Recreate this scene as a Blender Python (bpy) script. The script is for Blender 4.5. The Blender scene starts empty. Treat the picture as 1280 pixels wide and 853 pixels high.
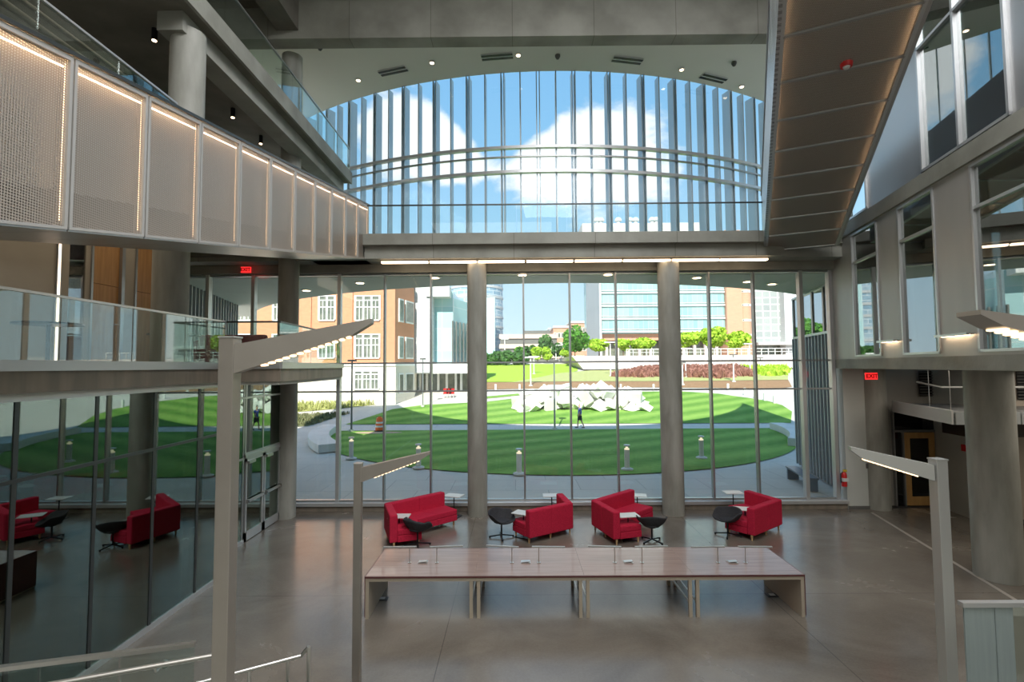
import bpy, bmesh, math, random
from mathutils import Vector, Matrix, Euler
random.seed(7)
C = bpy.context.scene.collection
PI = math.pi
# ------------------------------------------------------------------ camera
F = 620.0
PITCH, ROLL, YAW = math.radians(2.9), math.radians(-0.4), math.radians(0.3)
cam_d = bpy.data.cameras.new('camera'); cam = bpy.data.objects.new('camera', cam_d); C.objects.link(cam)
cam_d.sensor_width = 36.0; cam_d.lens = F*36/1280; cam_d.clip_end = 2000; cam_d.clip_start = .05
CM = Matrix.Rotation(YAW, 3, 'Z') @ Matrix.Rotation(PI/2+PITCH, 3, 'X') @ Matrix.Rotation(ROLL, 3, 'Z')
CP = Vector((0, 0, 4.5))
cam.matrix_world = Matrix.Translation(CP) @ CM.to_4x4()
bpy.context.scene.camera = cam
def ray(px, py): return (CM @ Vector(((px-640)/F, (426.5-py)/F, -1)))
def at_y(px, py, Y): d = ray(px, py); return CP + d*(Y/d.y)
def at_z(px, py, z):
    d = ray(px, py); return CP + d*((z-4.5)/d.z)
# terrain outside: level court, then an amphitheatre of gentle slopes
BR = [(0, 0), (38, 0), (51, 1.3), (60, 2.4), (100, 5.4), (400, 6)]
def hy(y):
    for (a, ha), (b, hb) in zip(BR, BR[1:]):
        if y <= b: return ha + (hb-ha)*(max(y, a)-a)/(b-a)
    return 6
def ground(px, py):
    d = ray(px, py); t = 12.
    while t < 300:
        p = CP + d*t
        if p.z <= hy(p.y): break
        t += .05
    return CP + d*t
# ------------------------------------------------------------------ mesh builder
class MB:
    def __init__(s): s.v = []; s.f = []
    def quad(s, a, b, c, d):
        n = len(s.v); s.v += [Vector(a), Vector(b), Vector(c), Vector(d)]; s.f.append((n, n+1, n+2, n+3)); return s
    def hexa(s, p):      # p: 4 bottom, 4 top
        n = len(s.v); s.v += [Vector(q) for q in p]
        s.f += [tuple(n+i for i in f) for f in ((3,2,1,0),(4,5,6,7),(0,1,5,4),(1,2,6,5),(2,3,7,6),(3,0,4,7))]; return s
    def box(s, x0, x1, y0, y1, z0, z1):
        return s.hexa([(x0,y0,z0),(x1,y0,z0),(x1,y1,z0),(x0,y1,z0),(x0,y0,z1),(x1,y0,z1),(x1,y1,z1),(x0,y1,z1)])
    def prism(s, poly, z0, z1):
        area = sum(a[0]*b[1]-b[0]*a[1] for a, b in zip(poly, list(poly[1:])+[poly[0]]))
        if area < 0: poly = list(poly)[::-1]
        k = len(poly); n = len(s.v)
        z0f = z0 if callable(z0) else (lambda x, y: z0); z1f = z1 if callable(z1) else (lambda x, y: z1)
        s.v += [Vector((p[0], p[1], z0f(p[0], p[1]))) for p in poly] + [Vector((p[0], p[1], z1f(p[0], p[1]))) for p in poly]
        s.f.append(tuple(n+i for i in range(k))[::-1]); s.f.append(tuple(n+k+i for i in range(k)))
        for i in range(k): j = (i+1) % k; s.f.append((n+i, n+j, n+k+j, n+k+i))
        return s
    def bar(s, p0, p1, w, h, up=(0,0,1)):     # box along a segment, w across, h along up
        p0, p1 = Vector(p0), Vector(p1); d = (p1-p0).normalized(); sd = d.cross(Vector(up))
        if sd.length < 1e-4: sd = Vector((1,0,0))
        sd.normalize(); u = sd.cross(d).normalized(); sd = sd*w/2; u = u*h/2
        return s.hexa([p0-sd-u, p0+sd-u, p1+sd-u, p1-sd-u, p0-sd+u, p0+sd+u, p1+sd+u, p1-sd+u])
    def cyl(s, p0, p1, r0, r1=None, n=16, caps=True):
        r1 = r0 if r1 is None else r1
        p0, p1 = Vector(p0), Vector(p1); d = (p1-p0).normalized()
        a = d.orthogonal().normalized(); b = d.cross(a); m = len(s.v)
        for p, r in ((p0, r0), (p1, r1)):
            s.v += [p + (a*math.cos(2*PI*i/n) + b*math.sin(2*PI*i/n))*r for i in range(n)]
        for i in range(n): j = (i+1) % n; s.f.append((m+i, m+j, m+n+j, m+n+i))
        if caps: s.f.append(tuple(m+i for i in range(n))[::-1]); s.f.append(tuple(m+n+i for i in range(n)))
        return s
    def tube(s, pts, r, n=10):
        for a, b in zip(pts, pts[1:]): s.cyl(a, b, r, n=n)
        return s
    def lathe(s, prof, n=20, c=(0,0)):
        m = len(s.v)
        for r, z in prof: s.v += [Vector((c[0]+r*math.cos(2*PI*i/n), c[1]+r*math.sin(2*PI*i/n), z)) for i in range(n)]
        for k in range(len(prof)-1):
            for i in range(n): j = (i+1) % n; s.f.append((m+k*n+i, m+k*n+j, m+(k+1)*n+j, m+(k+1)*n+i))
        s.f.append(tuple(m+i for i in range(n))[::-1]); q = m+(len(prof)-1)*n; s.f.append(tuple(q+i for i in range(n)))
        return s
    def build(s, name, m, parent=None, world=True, smooth=False, bevel=0):
        me = bpy.data.meshes.new(name)
        off = Vector(parent.location) if (parent is not None and world) else Vector((0,0,0))
        if parent is not None and world and parent.parent is not None: off += Vector(parent.parent.location)
        me.from_pydata([tuple(v-off) for v in s.v], [], s.f); me.materials.append(m); me.update()
        if smooth:
            for p in me.polygons: p.use_smooth = True
            try: me.set_sharp_from_angle(angle=math.radians(40))
            except Exception: pass
        o = bpy.data.objects.new(name, me); C.objects.link(o)
        if parent is not None: o.parent = parent
        if bevel:
            b = o.modifiers.new('bevel', 'BEVEL'); b.width = bevel; b.segments = 2; b.limit_method = 'ANGLE'
        return o
def tag(o, label=None, cat=None, group=None, kind=None):
    if label: o['label'] = label
    if cat: o['category'] = cat
    if group: o['group'] = group
    if kind: o['kind'] = kind
    return o
def thing(name, label, cat, loc=(0,0,0), group=None, rz=0, kind=None):
    o = bpy.data.objects.new(name, None); o.empty_display_size = .1; C.objects.link(o); o.location = loc; o.rotation_euler = (0,0,rz)
    return tag(o, label, cat, group, kind)
def kids(o): return [c for c in bpy.data.objects if c.parent == o]
def dup(root, loc, rz, label=None):
    r = root.copy(); C.objects.link(r); r.location = loc; r.rotation_euler = (0,0,rz)
    if label: r['label'] = label
    for ch in kids(root):
        c = ch.copy(); C.objects.link(c); c.parent = r
        for g in kids(ch):
            d = g.copy(); C.objects.link(d); d.parent = c
    return r
def struct(name, mb, m, parent=None, **k):
    o = mb.build(name, m, parent, **k)
    if parent is None: o['kind'] = 'structure'
    return o
# ------------------------------------------------------------------ materials
def newmat(name):
    m = bpy.data.materials.new(name); m.use_nodes = True; nt = m.node_tree
    for n in list(nt.nodes): nt.nodes.remove(n)
    out = nt.nodes.new('ShaderNodeOutputMaterial'); return m, nt, out
def N(nt, t, **k):
    n = nt.nodes.new(t)
    for a, b in k.items():
        if a in n.inputs: n.inputs[a].default_value = b
        else: setattr(n, a, b)
    return n
def rgb(c): return (c[0], c[1], c[2], 1)
def mat(name, c, rough=.6, metal=0, c2=None, scale=3, detail=6, bump=0, bscale=None, spec=.5, stretch=None, coat=0, thr=(.35,.65)):
    m, nt, out = newmat(name); p = N(nt, 'ShaderNodeBsdfPrincipled'); nt.links.new(p.outputs[0], out.inputs[0])
    p.inputs['Base Color'].default_value = rgb(c); p.inputs['Roughness'].default_value = rough; p.inputs['Metallic'].default_value = metal
    p.inputs['Specular IOR Level'].default_value = spec; p.inputs['Coat Weight'].default_value = coat
    if c2 or bump:
        tc = N(nt, 'ShaderNodeTexCoord'); mp = N(nt, 'ShaderNodeMapping'); nt.links.new(tc.outputs['Object'], mp.inputs[0])
        if stretch: mp.inputs['Scale'].default_value = stretch
        no = N(nt, 'ShaderNodeTexNoise', Scale=scale, Detail=detail); nt.links.new(mp.outputs[0], no.inputs['Vector'])
    if c2:
        r = N(nt, 'ShaderNodeValToRGB'); r.color_ramp.elements[0].position = thr[0]; r.color_ramp.elements[1].position = thr[1]
        r.color_ramp.elements[0].color = rgb(c); r.color_ramp.elements[1].color = rgb(c2)
        nt.links.new(no.outputs[0], r.inputs[0]); nt.links.new(r.outputs[0], p.inputs['Base Color'])
    if bump:
        n2 = N(nt, 'ShaderNodeTexNoise', Scale=bscale or scale*6, Detail=4); nt.links.new(tc.outputs['Object'], n2.inputs['Vector'])
        b = N(nt, 'ShaderNodeBump', Strength=bump, Distance=.02); nt.links.new(n2.outputs[0], b.inputs['Height']); nt.links.new(b.outputs[0], p.inputs['Normal'])
    return m
def emis(name, c, st):
    m, nt, out = newmat(name); e = N(nt, 'ShaderNodeEmission', Color=rgb(c), Strength=st); nt.links.new(e.outputs[0], out.inputs[0]); return m
def glass(name, tint, refl, rough=0.0, fres=.5, rtint=(1,1,1)):
    """thin glazing: sees through with a tint, reflects more at grazing angles"""
    m, nt, out = newmat(name); t = N(nt, 'ShaderNodeBsdfTransparent', Color=rgb(tint)); g = N(nt, 'ShaderNodeBsdfGlossy', Color=rgb(rtint), Roughness=rough)
    lw = N(nt, 'ShaderNodeLayerWeight', Blend=.35); mr = N(nt, 'ShaderNodeMapRange'); mr.inputs['To Min'].default_value = refl; mr.inputs['To Max'].default_value = min(1, refl+fres)
    nt.links.new(lw.outputs['Fresnel'], mr.inputs['Value']); mx = N(nt, 'ShaderNodeMixShader')
    nt.links.new(mr.outputs[0], mx.inputs[0]); nt.links.new(t.outputs[0], mx.inputs[1]); nt.links.new(g.outputs[0], mx.inputs[2]); nt.links.new(mx.outputs[0], out.inputs[0]); return m
def brickmat(name, c1, c2, cm, scale, bw=.5, rh=.25, ms=.02, rough=.8, off=.5, axes='xz', bump=.0, freq=2, metal=0):
    m, nt, out = newmat(name); p = N(nt, 'ShaderNodeBsdfPrincipled'); p.inputs['Roughness'].default_value = rough; p.inputs['Metallic'].default_value = metal; nt.links.new(p.outputs[0], out.inputs[0])
    tc = N(nt, 'ShaderNodeTexCoord'); sp = N(nt, 'ShaderNodeSeparateXYZ'); cb = N(nt, 'ShaderNodeCombineXYZ')
    nt.links.new(tc.outputs['Object'], sp.inputs[0]); I = {'x': 0, 'y': 1, 'z': 2}
    nt.links.new(sp.outputs[I[axes[0]]], cb.inputs[0]); nt.links.new(sp.outputs[I[axes[1]]], cb.inputs[1])
    b = N(nt, 'ShaderNodeTexBrick', Scale=scale); b.inputs['Color1'].default_value = rgb(c1); b.inputs['Color2'].default_value = rgb(c2); b.inputs['Mortar'].default_value = rgb(cm)
    b.inputs['Mortar Size'].default_value = ms; b.inputs['Brick Width'].default_value = bw; b.inputs['Row Height'].default_value = rh; b.offset = off; b.offset_frequency = freq
    nt.links.new(cb.outputs[0], b.inputs['Vector']); nt.links.new(b.outputs[0], p.inputs['Base Color']); return m
M = {}
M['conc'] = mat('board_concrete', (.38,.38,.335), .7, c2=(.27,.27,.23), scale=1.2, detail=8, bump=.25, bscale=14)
M['conc_col'] = mat('column_concrete', (.43,.43,.385), .6, c2=(.29,.29,.25), scale=2.2, detail=8, bump=.15, bscale=9, stretch=(1.5,1.5,.35))
M['conc_brown'] = mat('brown_concrete', (.27,.225,.175), .55, c2=(.19,.165,.13), scale=1.6, detail=8, bump=.1, stretch=(3,3,.5))
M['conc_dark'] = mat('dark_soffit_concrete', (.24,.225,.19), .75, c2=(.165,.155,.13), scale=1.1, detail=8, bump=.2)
M['plaster'] = mat('white_plaster', (.62,.64,.60), .7, c2=(.57,.59,.55), scale=.8)
M['canopy'] = mat('canopy_soffit', (.84,.81,.74), .8, c2=(.80,.77,.70), scale=.6)
M['ceil'] = mat('ceiling_plaster', (.80,.78,.71), .8, c2=(.77,.75,.68), scale=.5)
M['tan'] = mat('tan_wall_paint', (.42,.37,.30), .7, c2=(.38,.335,.27), scale=1)
M['greywall'] = mat('pale_grey_panel', (.50,.48,.45), .42, c2=(.46,.445,.42), scale=2, stretch=(1,1,.2), metal=.25)
M['metalpanel'] = mat('satin_metal_panel', (.52,.52,.52), .38, metal=.75)
M['frame'] = mat('aluminium_frame', (.42,.43,.43), .35, metal=.8)
M['frame_lt'] = mat('pale_aluminium_frame', (.62,.63,.63), .35, metal=.6)
M['frame_dk'] = mat('dark_mullion', (.07,.08,.08), .35, metal=.5)
M['fin'] = mat('teal_grey_fin', (.52,.60,.63), .4, metal=.35)
M['steel'] = mat('brushed_steel', (.62,.6,.57), .3, metal=.9)
M['lamp'] = mat('bronze_lamp_metal', (.36,.33,.295), .42, metal=.55, c2=(.335,.305,.27), scale=4)
M['lamp_pale'] = mat('silver_lamp_metal', (.47,.47,.45), .42, metal=.5)
M['black'] = mat('black_metal', (.02,.02,.022), .35, metal=.4)
M['wood'] = mat('oak_door', (.50,.27,.10), .45, c2=(.40,.20,.07), scale=2.5, stretch=(6,6,.5))
M['woodleg'] = mat('maple_leg', (.62,.42,.22), .45)
M['red'] = mat('red_wool', (.66,.028,.075), .85, c2=(.46,.014,.045), scale=60, detail=2, spec=.2)
M['darkred'] = mat('dark_red_wool', (.22,.015,.03), .85, c2=(.15,.01,.02), scale=50, detail=2, spec=.2)
M['shell'] = mat('charcoal_felt', (.035,.036,.042), .8, c2=(.055,.056,.062), scale=50, detail=2, spec=.3)
M['tabletop'] = mat('walnut_laminate_top', (.38,.26,.22), .26, c2=(.31,.205,.17), scale=3, stretch=(.4,5,5), coat=.35)
M['edge'] = mat('dark_table_edge', (.13,.045,.045), .45)
M['beige'] = mat('beige_table_frame', (.46,.40,.31), .45)
M['whitetop'] = mat('white_laminate', (.74,.74,.72), .3)
M['redpl'] = mat('red_enamel', (.62,.02,.02), .35)
M['led'] = emis('warm_led', (1,.70,.44), 14)
M['ledhot'] = emis('warm_led_bar', (1,.74,.5), 6)
M['ledlow'] = emis('warm_led_line', (1,.75,.55), 4)
M['bulb'] = emis('warm_bulb', (1,.72,.45), 8)
M['ledhid'] = emis('cavity_led', (1,.60,.32), 48)
M['ledvert'] = emis('side_led', (1,.66,.38), 5)
M['ledr'] = emis('ramp_cavity_led', (1,.62,.34), 14)
M['armled'] = emis('arm_led', (1,.70,.40), 3)
M['exitred'] = emis('exit_sign_red', (1,.03,.03), 1.3)
M['exitlet'] = emis('exit_sign_letters', (.12,.0,.0), 1)
M['glass'] = glass('clear_glazing', (.96,.985,.975), .02, fres=.35)
M['glass_up'] = glass('sky_glazing', (.95,.985,.99), .012, fres=.06)
M['guard_cl'] = glass('walkway_guard_glass', (.955,.985,.98), .012, fres=.08)
M['guard'] = glass('guard_glass', (.90,.96,.94), .03, fres=.25)
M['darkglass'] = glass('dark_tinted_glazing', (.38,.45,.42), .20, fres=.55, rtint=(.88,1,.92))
M['winglass'] = glass('right_wall_glazing', (.45,.52,.50), .28, fres=.5)
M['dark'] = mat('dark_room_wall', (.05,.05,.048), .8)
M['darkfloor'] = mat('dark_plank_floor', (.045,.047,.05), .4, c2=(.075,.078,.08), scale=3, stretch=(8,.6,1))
M['grey_d'] = mat('shadow_grey_paint', (.14,.14,.13), .7)
def floor_mat():
    m, nt, out = newmat('polished_concrete'); p = N(nt, 'ShaderNodeBsdfPrincipled'); nt.links.new(p.outputs[0], out.inputs[0])
    tc = N(nt, 'ShaderNodeTexCoord'); n1 = N(nt, 'ShaderNodeTexNoise', Scale=.45, Detail=9, Roughness=.62, Distortion=.6); n2 = N(nt, 'ShaderNodeTexNoise', Scale=26, Detail=6)
    nt.links.new(tc.outputs['Object'], n1.inputs['Vector']); nt.links.new(tc.outputs['Object'], n2.inputs['Vector'])
    r = N(nt, 'ShaderNodeValToRGB'); e = r.color_ramp.elements; e[0].position = .3; e[1].position = .72; e[0].color = (.14,.12,.098,1); e[1].color = (.27,.24,.20,1)
    mx = N(nt, 'ShaderNodeMath', operation='MULTIPLY_ADD'); mx.inputs[1].default_value = .18; nt.links.new(n2.outputs[0], mx.inputs[0]); nt.links.new(n1.outputs[0], mx.inputs[2])
    s = N(nt, 'ShaderNodeMath', operation='SUBTRACT'); s.inputs[1].default_value = .09; nt.links.new(mx.outputs[0], s.inputs[0]); nt.links.new(s.outputs[0], r.inputs[0])
    # control joints every 6.1 m
    b = N(nt, 'ShaderNodeTexBrick', Scale=1.0); b.offset = 0; b.inputs['Brick Width'].default_value = 6.1; b.inputs['Row Height'].default_value = 4.9; b.inputs['Mortar Size'].default_value = .008
    b.inputs['Color1'].default_value = (1,1,1,1); b.inputs['Color2'].default_value = (1,1,1,1); b.inputs['Mortar'].default_value = (.6,.6,.6,1)
    mp = N(nt, 'ShaderNodeMapping'); mp.inputs['Location'].default_value = (1.2,-.2,0); nt.links.new(tc.outputs['Object'], mp.inputs[0]); nt.links.new(mp.outputs[0], b.inputs['Vector'])
    mm = N(nt, 'ShaderNodeMixRGB', blend_type='MULTIPLY'); mm.inputs[0].default_value = 1; nt.links.new(r.outputs[0], mm.inputs[1]); nt.links.new(b.outputs[0], mm.inputs[2])
    nt.links.new(mm.outputs[0], p.inputs['Base Color'])
    rr = N(nt, 'ShaderNodeMapRange'); rr.inputs['To Min'].default_value = .16; rr.inputs['To Max'].default_value = .34; nt.links.new(n1.outputs[0], rr.inputs['Value']); nt.links.new(rr.outputs[0], p.inputs['Roughness'])
    p.inputs['Specular IOR Level'].default_value = .62; p.inputs['Coat Weight'].default_value = .25; p.inputs['Coat Roughness'].default_value = .12
    return m
M['floor'] = floor_mat()
def beam_mat():
    m = mat('beam_concrete', (.40,.40,.35), .7, c2=(.27,.27,.23), scale=.9, detail=9, bump=.2, bscale=14); nt = m.node_tree; p = [n for n in nt.nodes if n.type == 'BSDF_PRINCIPLED'][0]
    src = p.inputs['Base Color'].links[0].from_socket; tc = N(nt, 'ShaderNodeTexCoord'); sp = N(nt, 'ShaderNodeSeparateXYZ'); cb = N(nt, 'ShaderNodeCombineXYZ'); nt.links.new(tc.outputs['Object'], sp.inputs[0]); nt.links.new(sp.outputs[0], cb.inputs[0])
    b = N(nt, 'ShaderNodeTexBrick', Scale=1.0); b.offset = 0; b.inputs['Brick Width'].default_value = 2.42; b.inputs['Row Height'].default_value = 50; b.inputs['Mortar Size'].default_value = .012
    b.inputs['Color1'].default_value = (1,1,1,1); b.inputs['Color2'].default_value = (.9,.9,.88,1); b.inputs['Mortar'].default_value = (.62,.62,.6,1); cb.inputs[1].default_value = 3; nt.links.new(cb.outputs[0], b.inputs['Vector'])
    mm = N(nt, 'ShaderNodeMixRGB', blend_type='MULTIPLY'); mm.inputs[0].default_value = 1; nt.links.new(src, mm.inputs[1]); nt.links.new(b.outputs[0], mm.inputs[2]); nt.links.new(mm.outputs[0], p.inputs['Base Color']); return m
M['beam'] = beam_mat()
def perf_mat(name, c, hole, pitch, axes, metal=.55, rough=.42):
    """perforated sheet: rows of round holes drawn at their true pitch"""
    m, nt, out = newmat(name); p = N(nt, 'ShaderNodeBsdfPrincipled'); p.inputs['Metallic'].default_value = metal; p.inputs['Roughness'].default_value = rough; nt.links.new(p.outputs[0], out.inputs[0])
    tc = N(nt, 'ShaderNodeTexCoord'); sp = N(nt, 'ShaderNodeSeparateXYZ'); nt.links.new(tc.outputs['Object'], sp.inputs[0]); k = 2*PI/pitch; sn = []
    for a in axes:
        q = N(nt, 'ShaderNodeMath', operation='MULTIPLY'); q.inputs[1].default_value = k; nt.links.new(sp.outputs['xyz'.index(a)], q.inputs[0])
        w = N(nt, 'ShaderNodeMath', operation='SINE'); nt.links.new(q.outputs[0], w.inputs[0]); sn.append(w)
    ad = N(nt, 'ShaderNodeMath', operation='ADD'); nt.links.new(sn[0].outputs[0], ad.inputs[0]); nt.links.new(sn[1].outputs[0], ad.inputs[1])
    mr = N(nt, 'ShaderNodeMapRange'); mr.inputs['From Min'].default_value = .1; mr.inputs['From Max'].default_value = .6; nt.links.new(ad.outputs[0], mr.inputs['Value'])
    if hole is None:
        p.inputs['Base Color'].default_value = rgb(c); t = N(nt, 'ShaderNodeBsdfTransparent'); mx = N(nt, 'ShaderNodeMixShader'); nt.links.new(mr.outputs[0], mx.inputs[0]); nt.links.new(p.outputs[0], mx.inputs[1]); nt.links.new(t.outputs[0], mx.inputs[2]); nt.links.new(mx.outputs[0], out.inputs[0]); return m
    mx = N(nt, 'ShaderNodeMixRGB'); mx.inputs[1].default_value = rgb(c); mx.inputs[2].default_value = rgb(hole); nt.links.new(mr.outputs[0], mx.inputs[0]); nt.links.new(mx.outputs[0], p.inputs['Base Color'])
    return m
M['perf'] = perf_mat('perforated_panel', (.46,.40,.34), None, .026, 'yz', metal=.35)
M['diffuser_back'] = mat('white_backing', (.72,.70,.66), .6)
M['perf_r'] = perf_mat('perforated_soffit_panel', (.42,.38,.33), None, .026, 'xy', metal=.45, rough=.5)
M['perf_side'] = perf_mat('perforated_side_panel', (.60,.62,.63), (.25,.25,.25), .024, 'yz', metal=.7, rough=.3)
# ------------------------------------------------------------------ sky and sun
w = bpy.data.worlds.new('sky'); bpy.context.scene.world = w; w.use_nodes = True; nt = w.node_tree
for n in list(nt.nodes): nt.nodes.remove(n)
out = N(nt, 'ShaderNodeOutputWorld'); bg = N(nt, 'ShaderNodeBackground'); nt.links.new(bg.outputs[0], out.inputs[0])
tc = N(nt, 'ShaderNodeTexCoord'); sp = N(nt, 'ShaderNodeSeparateXYZ'); nt.links.new(tc.outputs['Generated'], sp.inputs[0])
gr = N(nt, 'ShaderNodeValToRGB'); e = gr.color_ramp.elements; e[0].position = 0; e[0].color = (.66,.80,.90,1); e[1].position = .75; e[1].color = (.13,.34,.66,1)
x = e.new(.22); x.color = (.40,.62,.80,1); x = e.new(.42); x.color = (.24,.48,.73,1)
nt.links.new(sp.outputs[2], gr.inputs[0])
n1 = N(nt, 'ShaderNodeTexNoise', Scale=4.2, Detail=10, Roughness=.56, Distortion=.15); mp = N(nt, 'ShaderNodeMapping'); mp.inputs['Scale'].default_value = (1,1,1.7)
nt.links.new(tc.outputs['Generated'], mp.inputs[0]); nt.links.new(mp.outputs[0], n1.inputs['Vector'])
acc = n1.outputs[0]
# broad cumulus banks (direction, radius, weight)
for px, py, rad, wt in CLOUDS if 'CLOUDS' in globals() else [(510,155,.10,.32),(580,195,.10,.28),(470,190,.08,.12),(735,165,.14,.28),(820,185,.11,.2),(690,200,.09,.18),(600,95,.12,-.35),(640,110,.1,-.2),(560,255,.14,-.15),(700,258,.16,-.06),(860,255,.14,-.1),(800,90,.1,-.15),(915,170,.12,.02),(600,400,.2,.03)]:
    d = ray(px, py).normalized()
    vm = N(nt, 'ShaderNodeVectorMath', operation='DISTANCE'); vm.inputs[1].default_value = d; nt.links.new(tc.outputs['Generated'], vm.inputs[0])
    mr = N(nt, 'ShaderNodeMapRange', interpolation_type='SMOOTHSTEP'); mr.inputs['From Min'].default_value = 0; mr.inputs['From Max'].default_value = rad*1.6; mr.inputs['To Min'].default_value = wt; mr.inputs['To Max'].default_value = 0
    nt.links.new(vm.outputs['Value'], mr.inputs['Value']); ad = N(nt, 'ShaderNodeMath', operation='ADD'); nt.links.new(acc, ad.inputs[0]); nt.links.new(mr.outputs[0], ad.inputs[1]); acc = ad.outputs[0]
cr = N(nt, 'ShaderNodeMapRange', interpolation_type='SMOOTHSTEP'); cr.inputs['From Min'].default_value = .55; cr.inputs['From Max'].default_value = .68; nt.links.new(acc, cr.inputs['Value'])
mx = N(nt, 'ShaderNodeMixRGB'); mx.inputs[2].default_value = (.86,.86,.86,1); nt.links.new(cr.outputs[0], mx.inputs[0]); nt.links.new(gr.outputs[0], mx.inputs[1])
nt.links.new(mx.outputs[0], bg.inputs[0]); bg.inputs[1].default_value = 1.35
sd = bpy.data.lights.new('sun', 'SUN'); so = bpy.data.objects.new('sun', sd); C.objects.link(so); sd.energy = 8.5; sd.angle = .009; sd.color = (1,.95,.86)
so.rotation_euler = Vector((.2,1,-.87)).to_track_quat('-Z', 'Y').to_euler(); so.location = (0,-20,40)
def area(name, loc, sx, sy, p, col=(1,.97,.92), rot=(0,0,0)):
    l = bpy.data.lights.new(name, 'AREA'); l.shape = 'RECTANGLE'; l.size = sx; l.size_y = sy; l.energy = p; l.color = col
    o = bpy.data.objects.new(name, l); C.objects.link(o); o.location = loc; o.rotation_euler = rot; return o
def spot(name, loc, p, ang=100, col=(1,.78,.55)):
    l = bpy.data.lights.new(name, 'SPOT'); l.energy = p; l.spot_size = math.radians(ang); l.spot_blend = .6; l.shadow_soft_size = .06; l.color = col
    o = bpy.data.objects.new(name, l); C.objects.link(o); o.location = loc; return o
s = bpy.context.scene
s.view_settings.view_transform = 'Standard'; s.view_settings.look = 'None'; s.view_settings.exposure = 0; s.view_settings.gamma = 1
try: s.view_settings.use_curve_mapping = False
except Exception: pass
s.cycles.max_bounces = 9; s.cycles.diffuse_bounces = 4; s.cycles.glossy_bounces = 4; s.cycles.transparent_max_bounces = 28; s.cycles.caustics_reflective = False; s.cycles.caustics_refractive = False
s.cycles.sample_clamp_indirect = 6
s.cycles.use_denoising = True
# ================================================================== BUILDING SHELL
ARC = (1.5, 35.5, 18.0)      # the concave curved front of the upper hall, concentric with the lawn
def arcp(a, r=ARC[2]): return (ARC[0]+r*math.sin(a), ARC[1]-r*math.cos(a))
def arc_pts(x0, x1, r=ARC[2], n=40):
    a0, a1 = math.asin((x0-ARC[0])/r), math.asin((x1-ARC[0])/r)
    return [arcp(a0+(a1-a0)*i/n, r) for i in range(n+1)]
def rx(y): return 6.526+.2306*y
RN = Vector((.9744,-.2247,0))
def RW(y, off, z): return (rx(y)+RN.x*off, y+RN.y*off, z)
def rwbox(mb, y0, y1, o0, o1, z0, z1):
    return mb.hexa([RW(y0,o0,z0),RW(y0,o1,z0),RW(y1,o1,z0),RW(y1,o0,z0),RW(y0,o0,z1),RW(y0,o1,z1),RW(y1,o1,z1),RW(y1,o0,z1)])
# ground floor
fl = MB().prism([(-13,-10),(18,-10),(18,15.72),(-13,15.72)], -.2, 0); struct('floor', fl, M['floor'])
mb = MB().prism([(10.72,15.3),(10.80,15.3),(9.0,7.5),(8.92,7.5)], .0, .004); struct('trim_1', mb, mat('pale_joint_strip', (.42,.38,.33), .4))
# stepped seating terraces under the camera, below the frame
mb = MB().box(-4.6,5.6,-6,3.75,.0,1.8).box(-4.6,5.6,3.75,4.85,.0,1.2).box(-4.6,5.6,4.85,5.9,.0,.6); struct('floor_terrace', mb, M['conc'])
# glazing plinth and sill
mb = MB().box(-7.0,10.3,15.66,16.05,0,.17); struct('baseboard_front', mb, M['conc_brown'], bevel=.01)
mb = MB().box(-7.0,10.3,15.6,16.05,.17,.28); struct('trim_sill', mb, M['frame_lt'], bevel=.01)
# columns
def column(name, x, y, r, z0, z1):
    return struct(name, MB().cyl((x,y,z0),(x,y,z1),r,n=36), M['conc_col'], smooth=True)
column('column', -1.16,15.3,.3,0,7.78); column('column.001', 4.78,15.3,.33,0,7.78)
column('column.002', -6.95,15.15,.3,0,8.2); column('column.003', -6.95,15.15,.3,8.5,14.3)
column('column.004', -6.72,9.6,.31,0,4.3); column('column.005', -6.72,9.6,.31,4.55,8.2); column('column.006', -6.5,9.6,.31,8.5,11.2)
column('column.007', 11.28,15.75,.35,0,4.36); column('column.008', 10.12,10.7,.405,0,4.36)
# window wall, three bays between the columns plus the level-two bay at the left
def flat_window(name, xs, y, z0, z1, transoms, heavy=(), gm='glass', dk=()):
    o = bpy.data.objects.new(name, None); C.objects.link(o); o.location = (xs[0], y, z0); o['kind'] = 'structure'
    for i, x in enumerate(xs):
        wd = .11 if i in heavy else .055
        MB().box(x-wd/2,x+wd/2,y-.10,y+.08,z0,z1).build('mullion', M['frame_lt'] if i in heavy else M['frame'], o)
    t = MB()
    for z in transoms: t.box(xs[0],xs[-1],y-.03,y+.05,z-.025,z+.025)
    t.box(xs[0],xs[-1],y-.06,y+.07,z1-.06,z1).box(xs[0],xs[-1],y-.06,y+.07,z0,z0+.05)
    t.build('transom', M['frame'], o)
    g = MB()
    for a, b in zip(xs, xs[1:]): g.box(a,b,y-.004,y+.004,z0,z1)
    g.build('pane', M[gm], o); return o
YG = 15.85
def mx_(*p): return [at_y(q, 470, YG).x for q in p]
TR = [4.62, 3.72]
flat_window('window_1', mx_(367,424,481,539,596), YG, .28, 7.5, TR, heavy=(0,1))
flat_window('window_2', mx_(596,655,713,771,832), YG, .28, 7.5, TR)
flat_window('window_3', mx_(832,888,944,1003,1040), YG, .28, 7.5, TR, heavy=(3,4))
xs = [-10.6,-9.85,-8.38,-7.25]
flat_window('window_4', xs, YG, 4.6, 7.5, [], heavy=(1,2))
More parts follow.
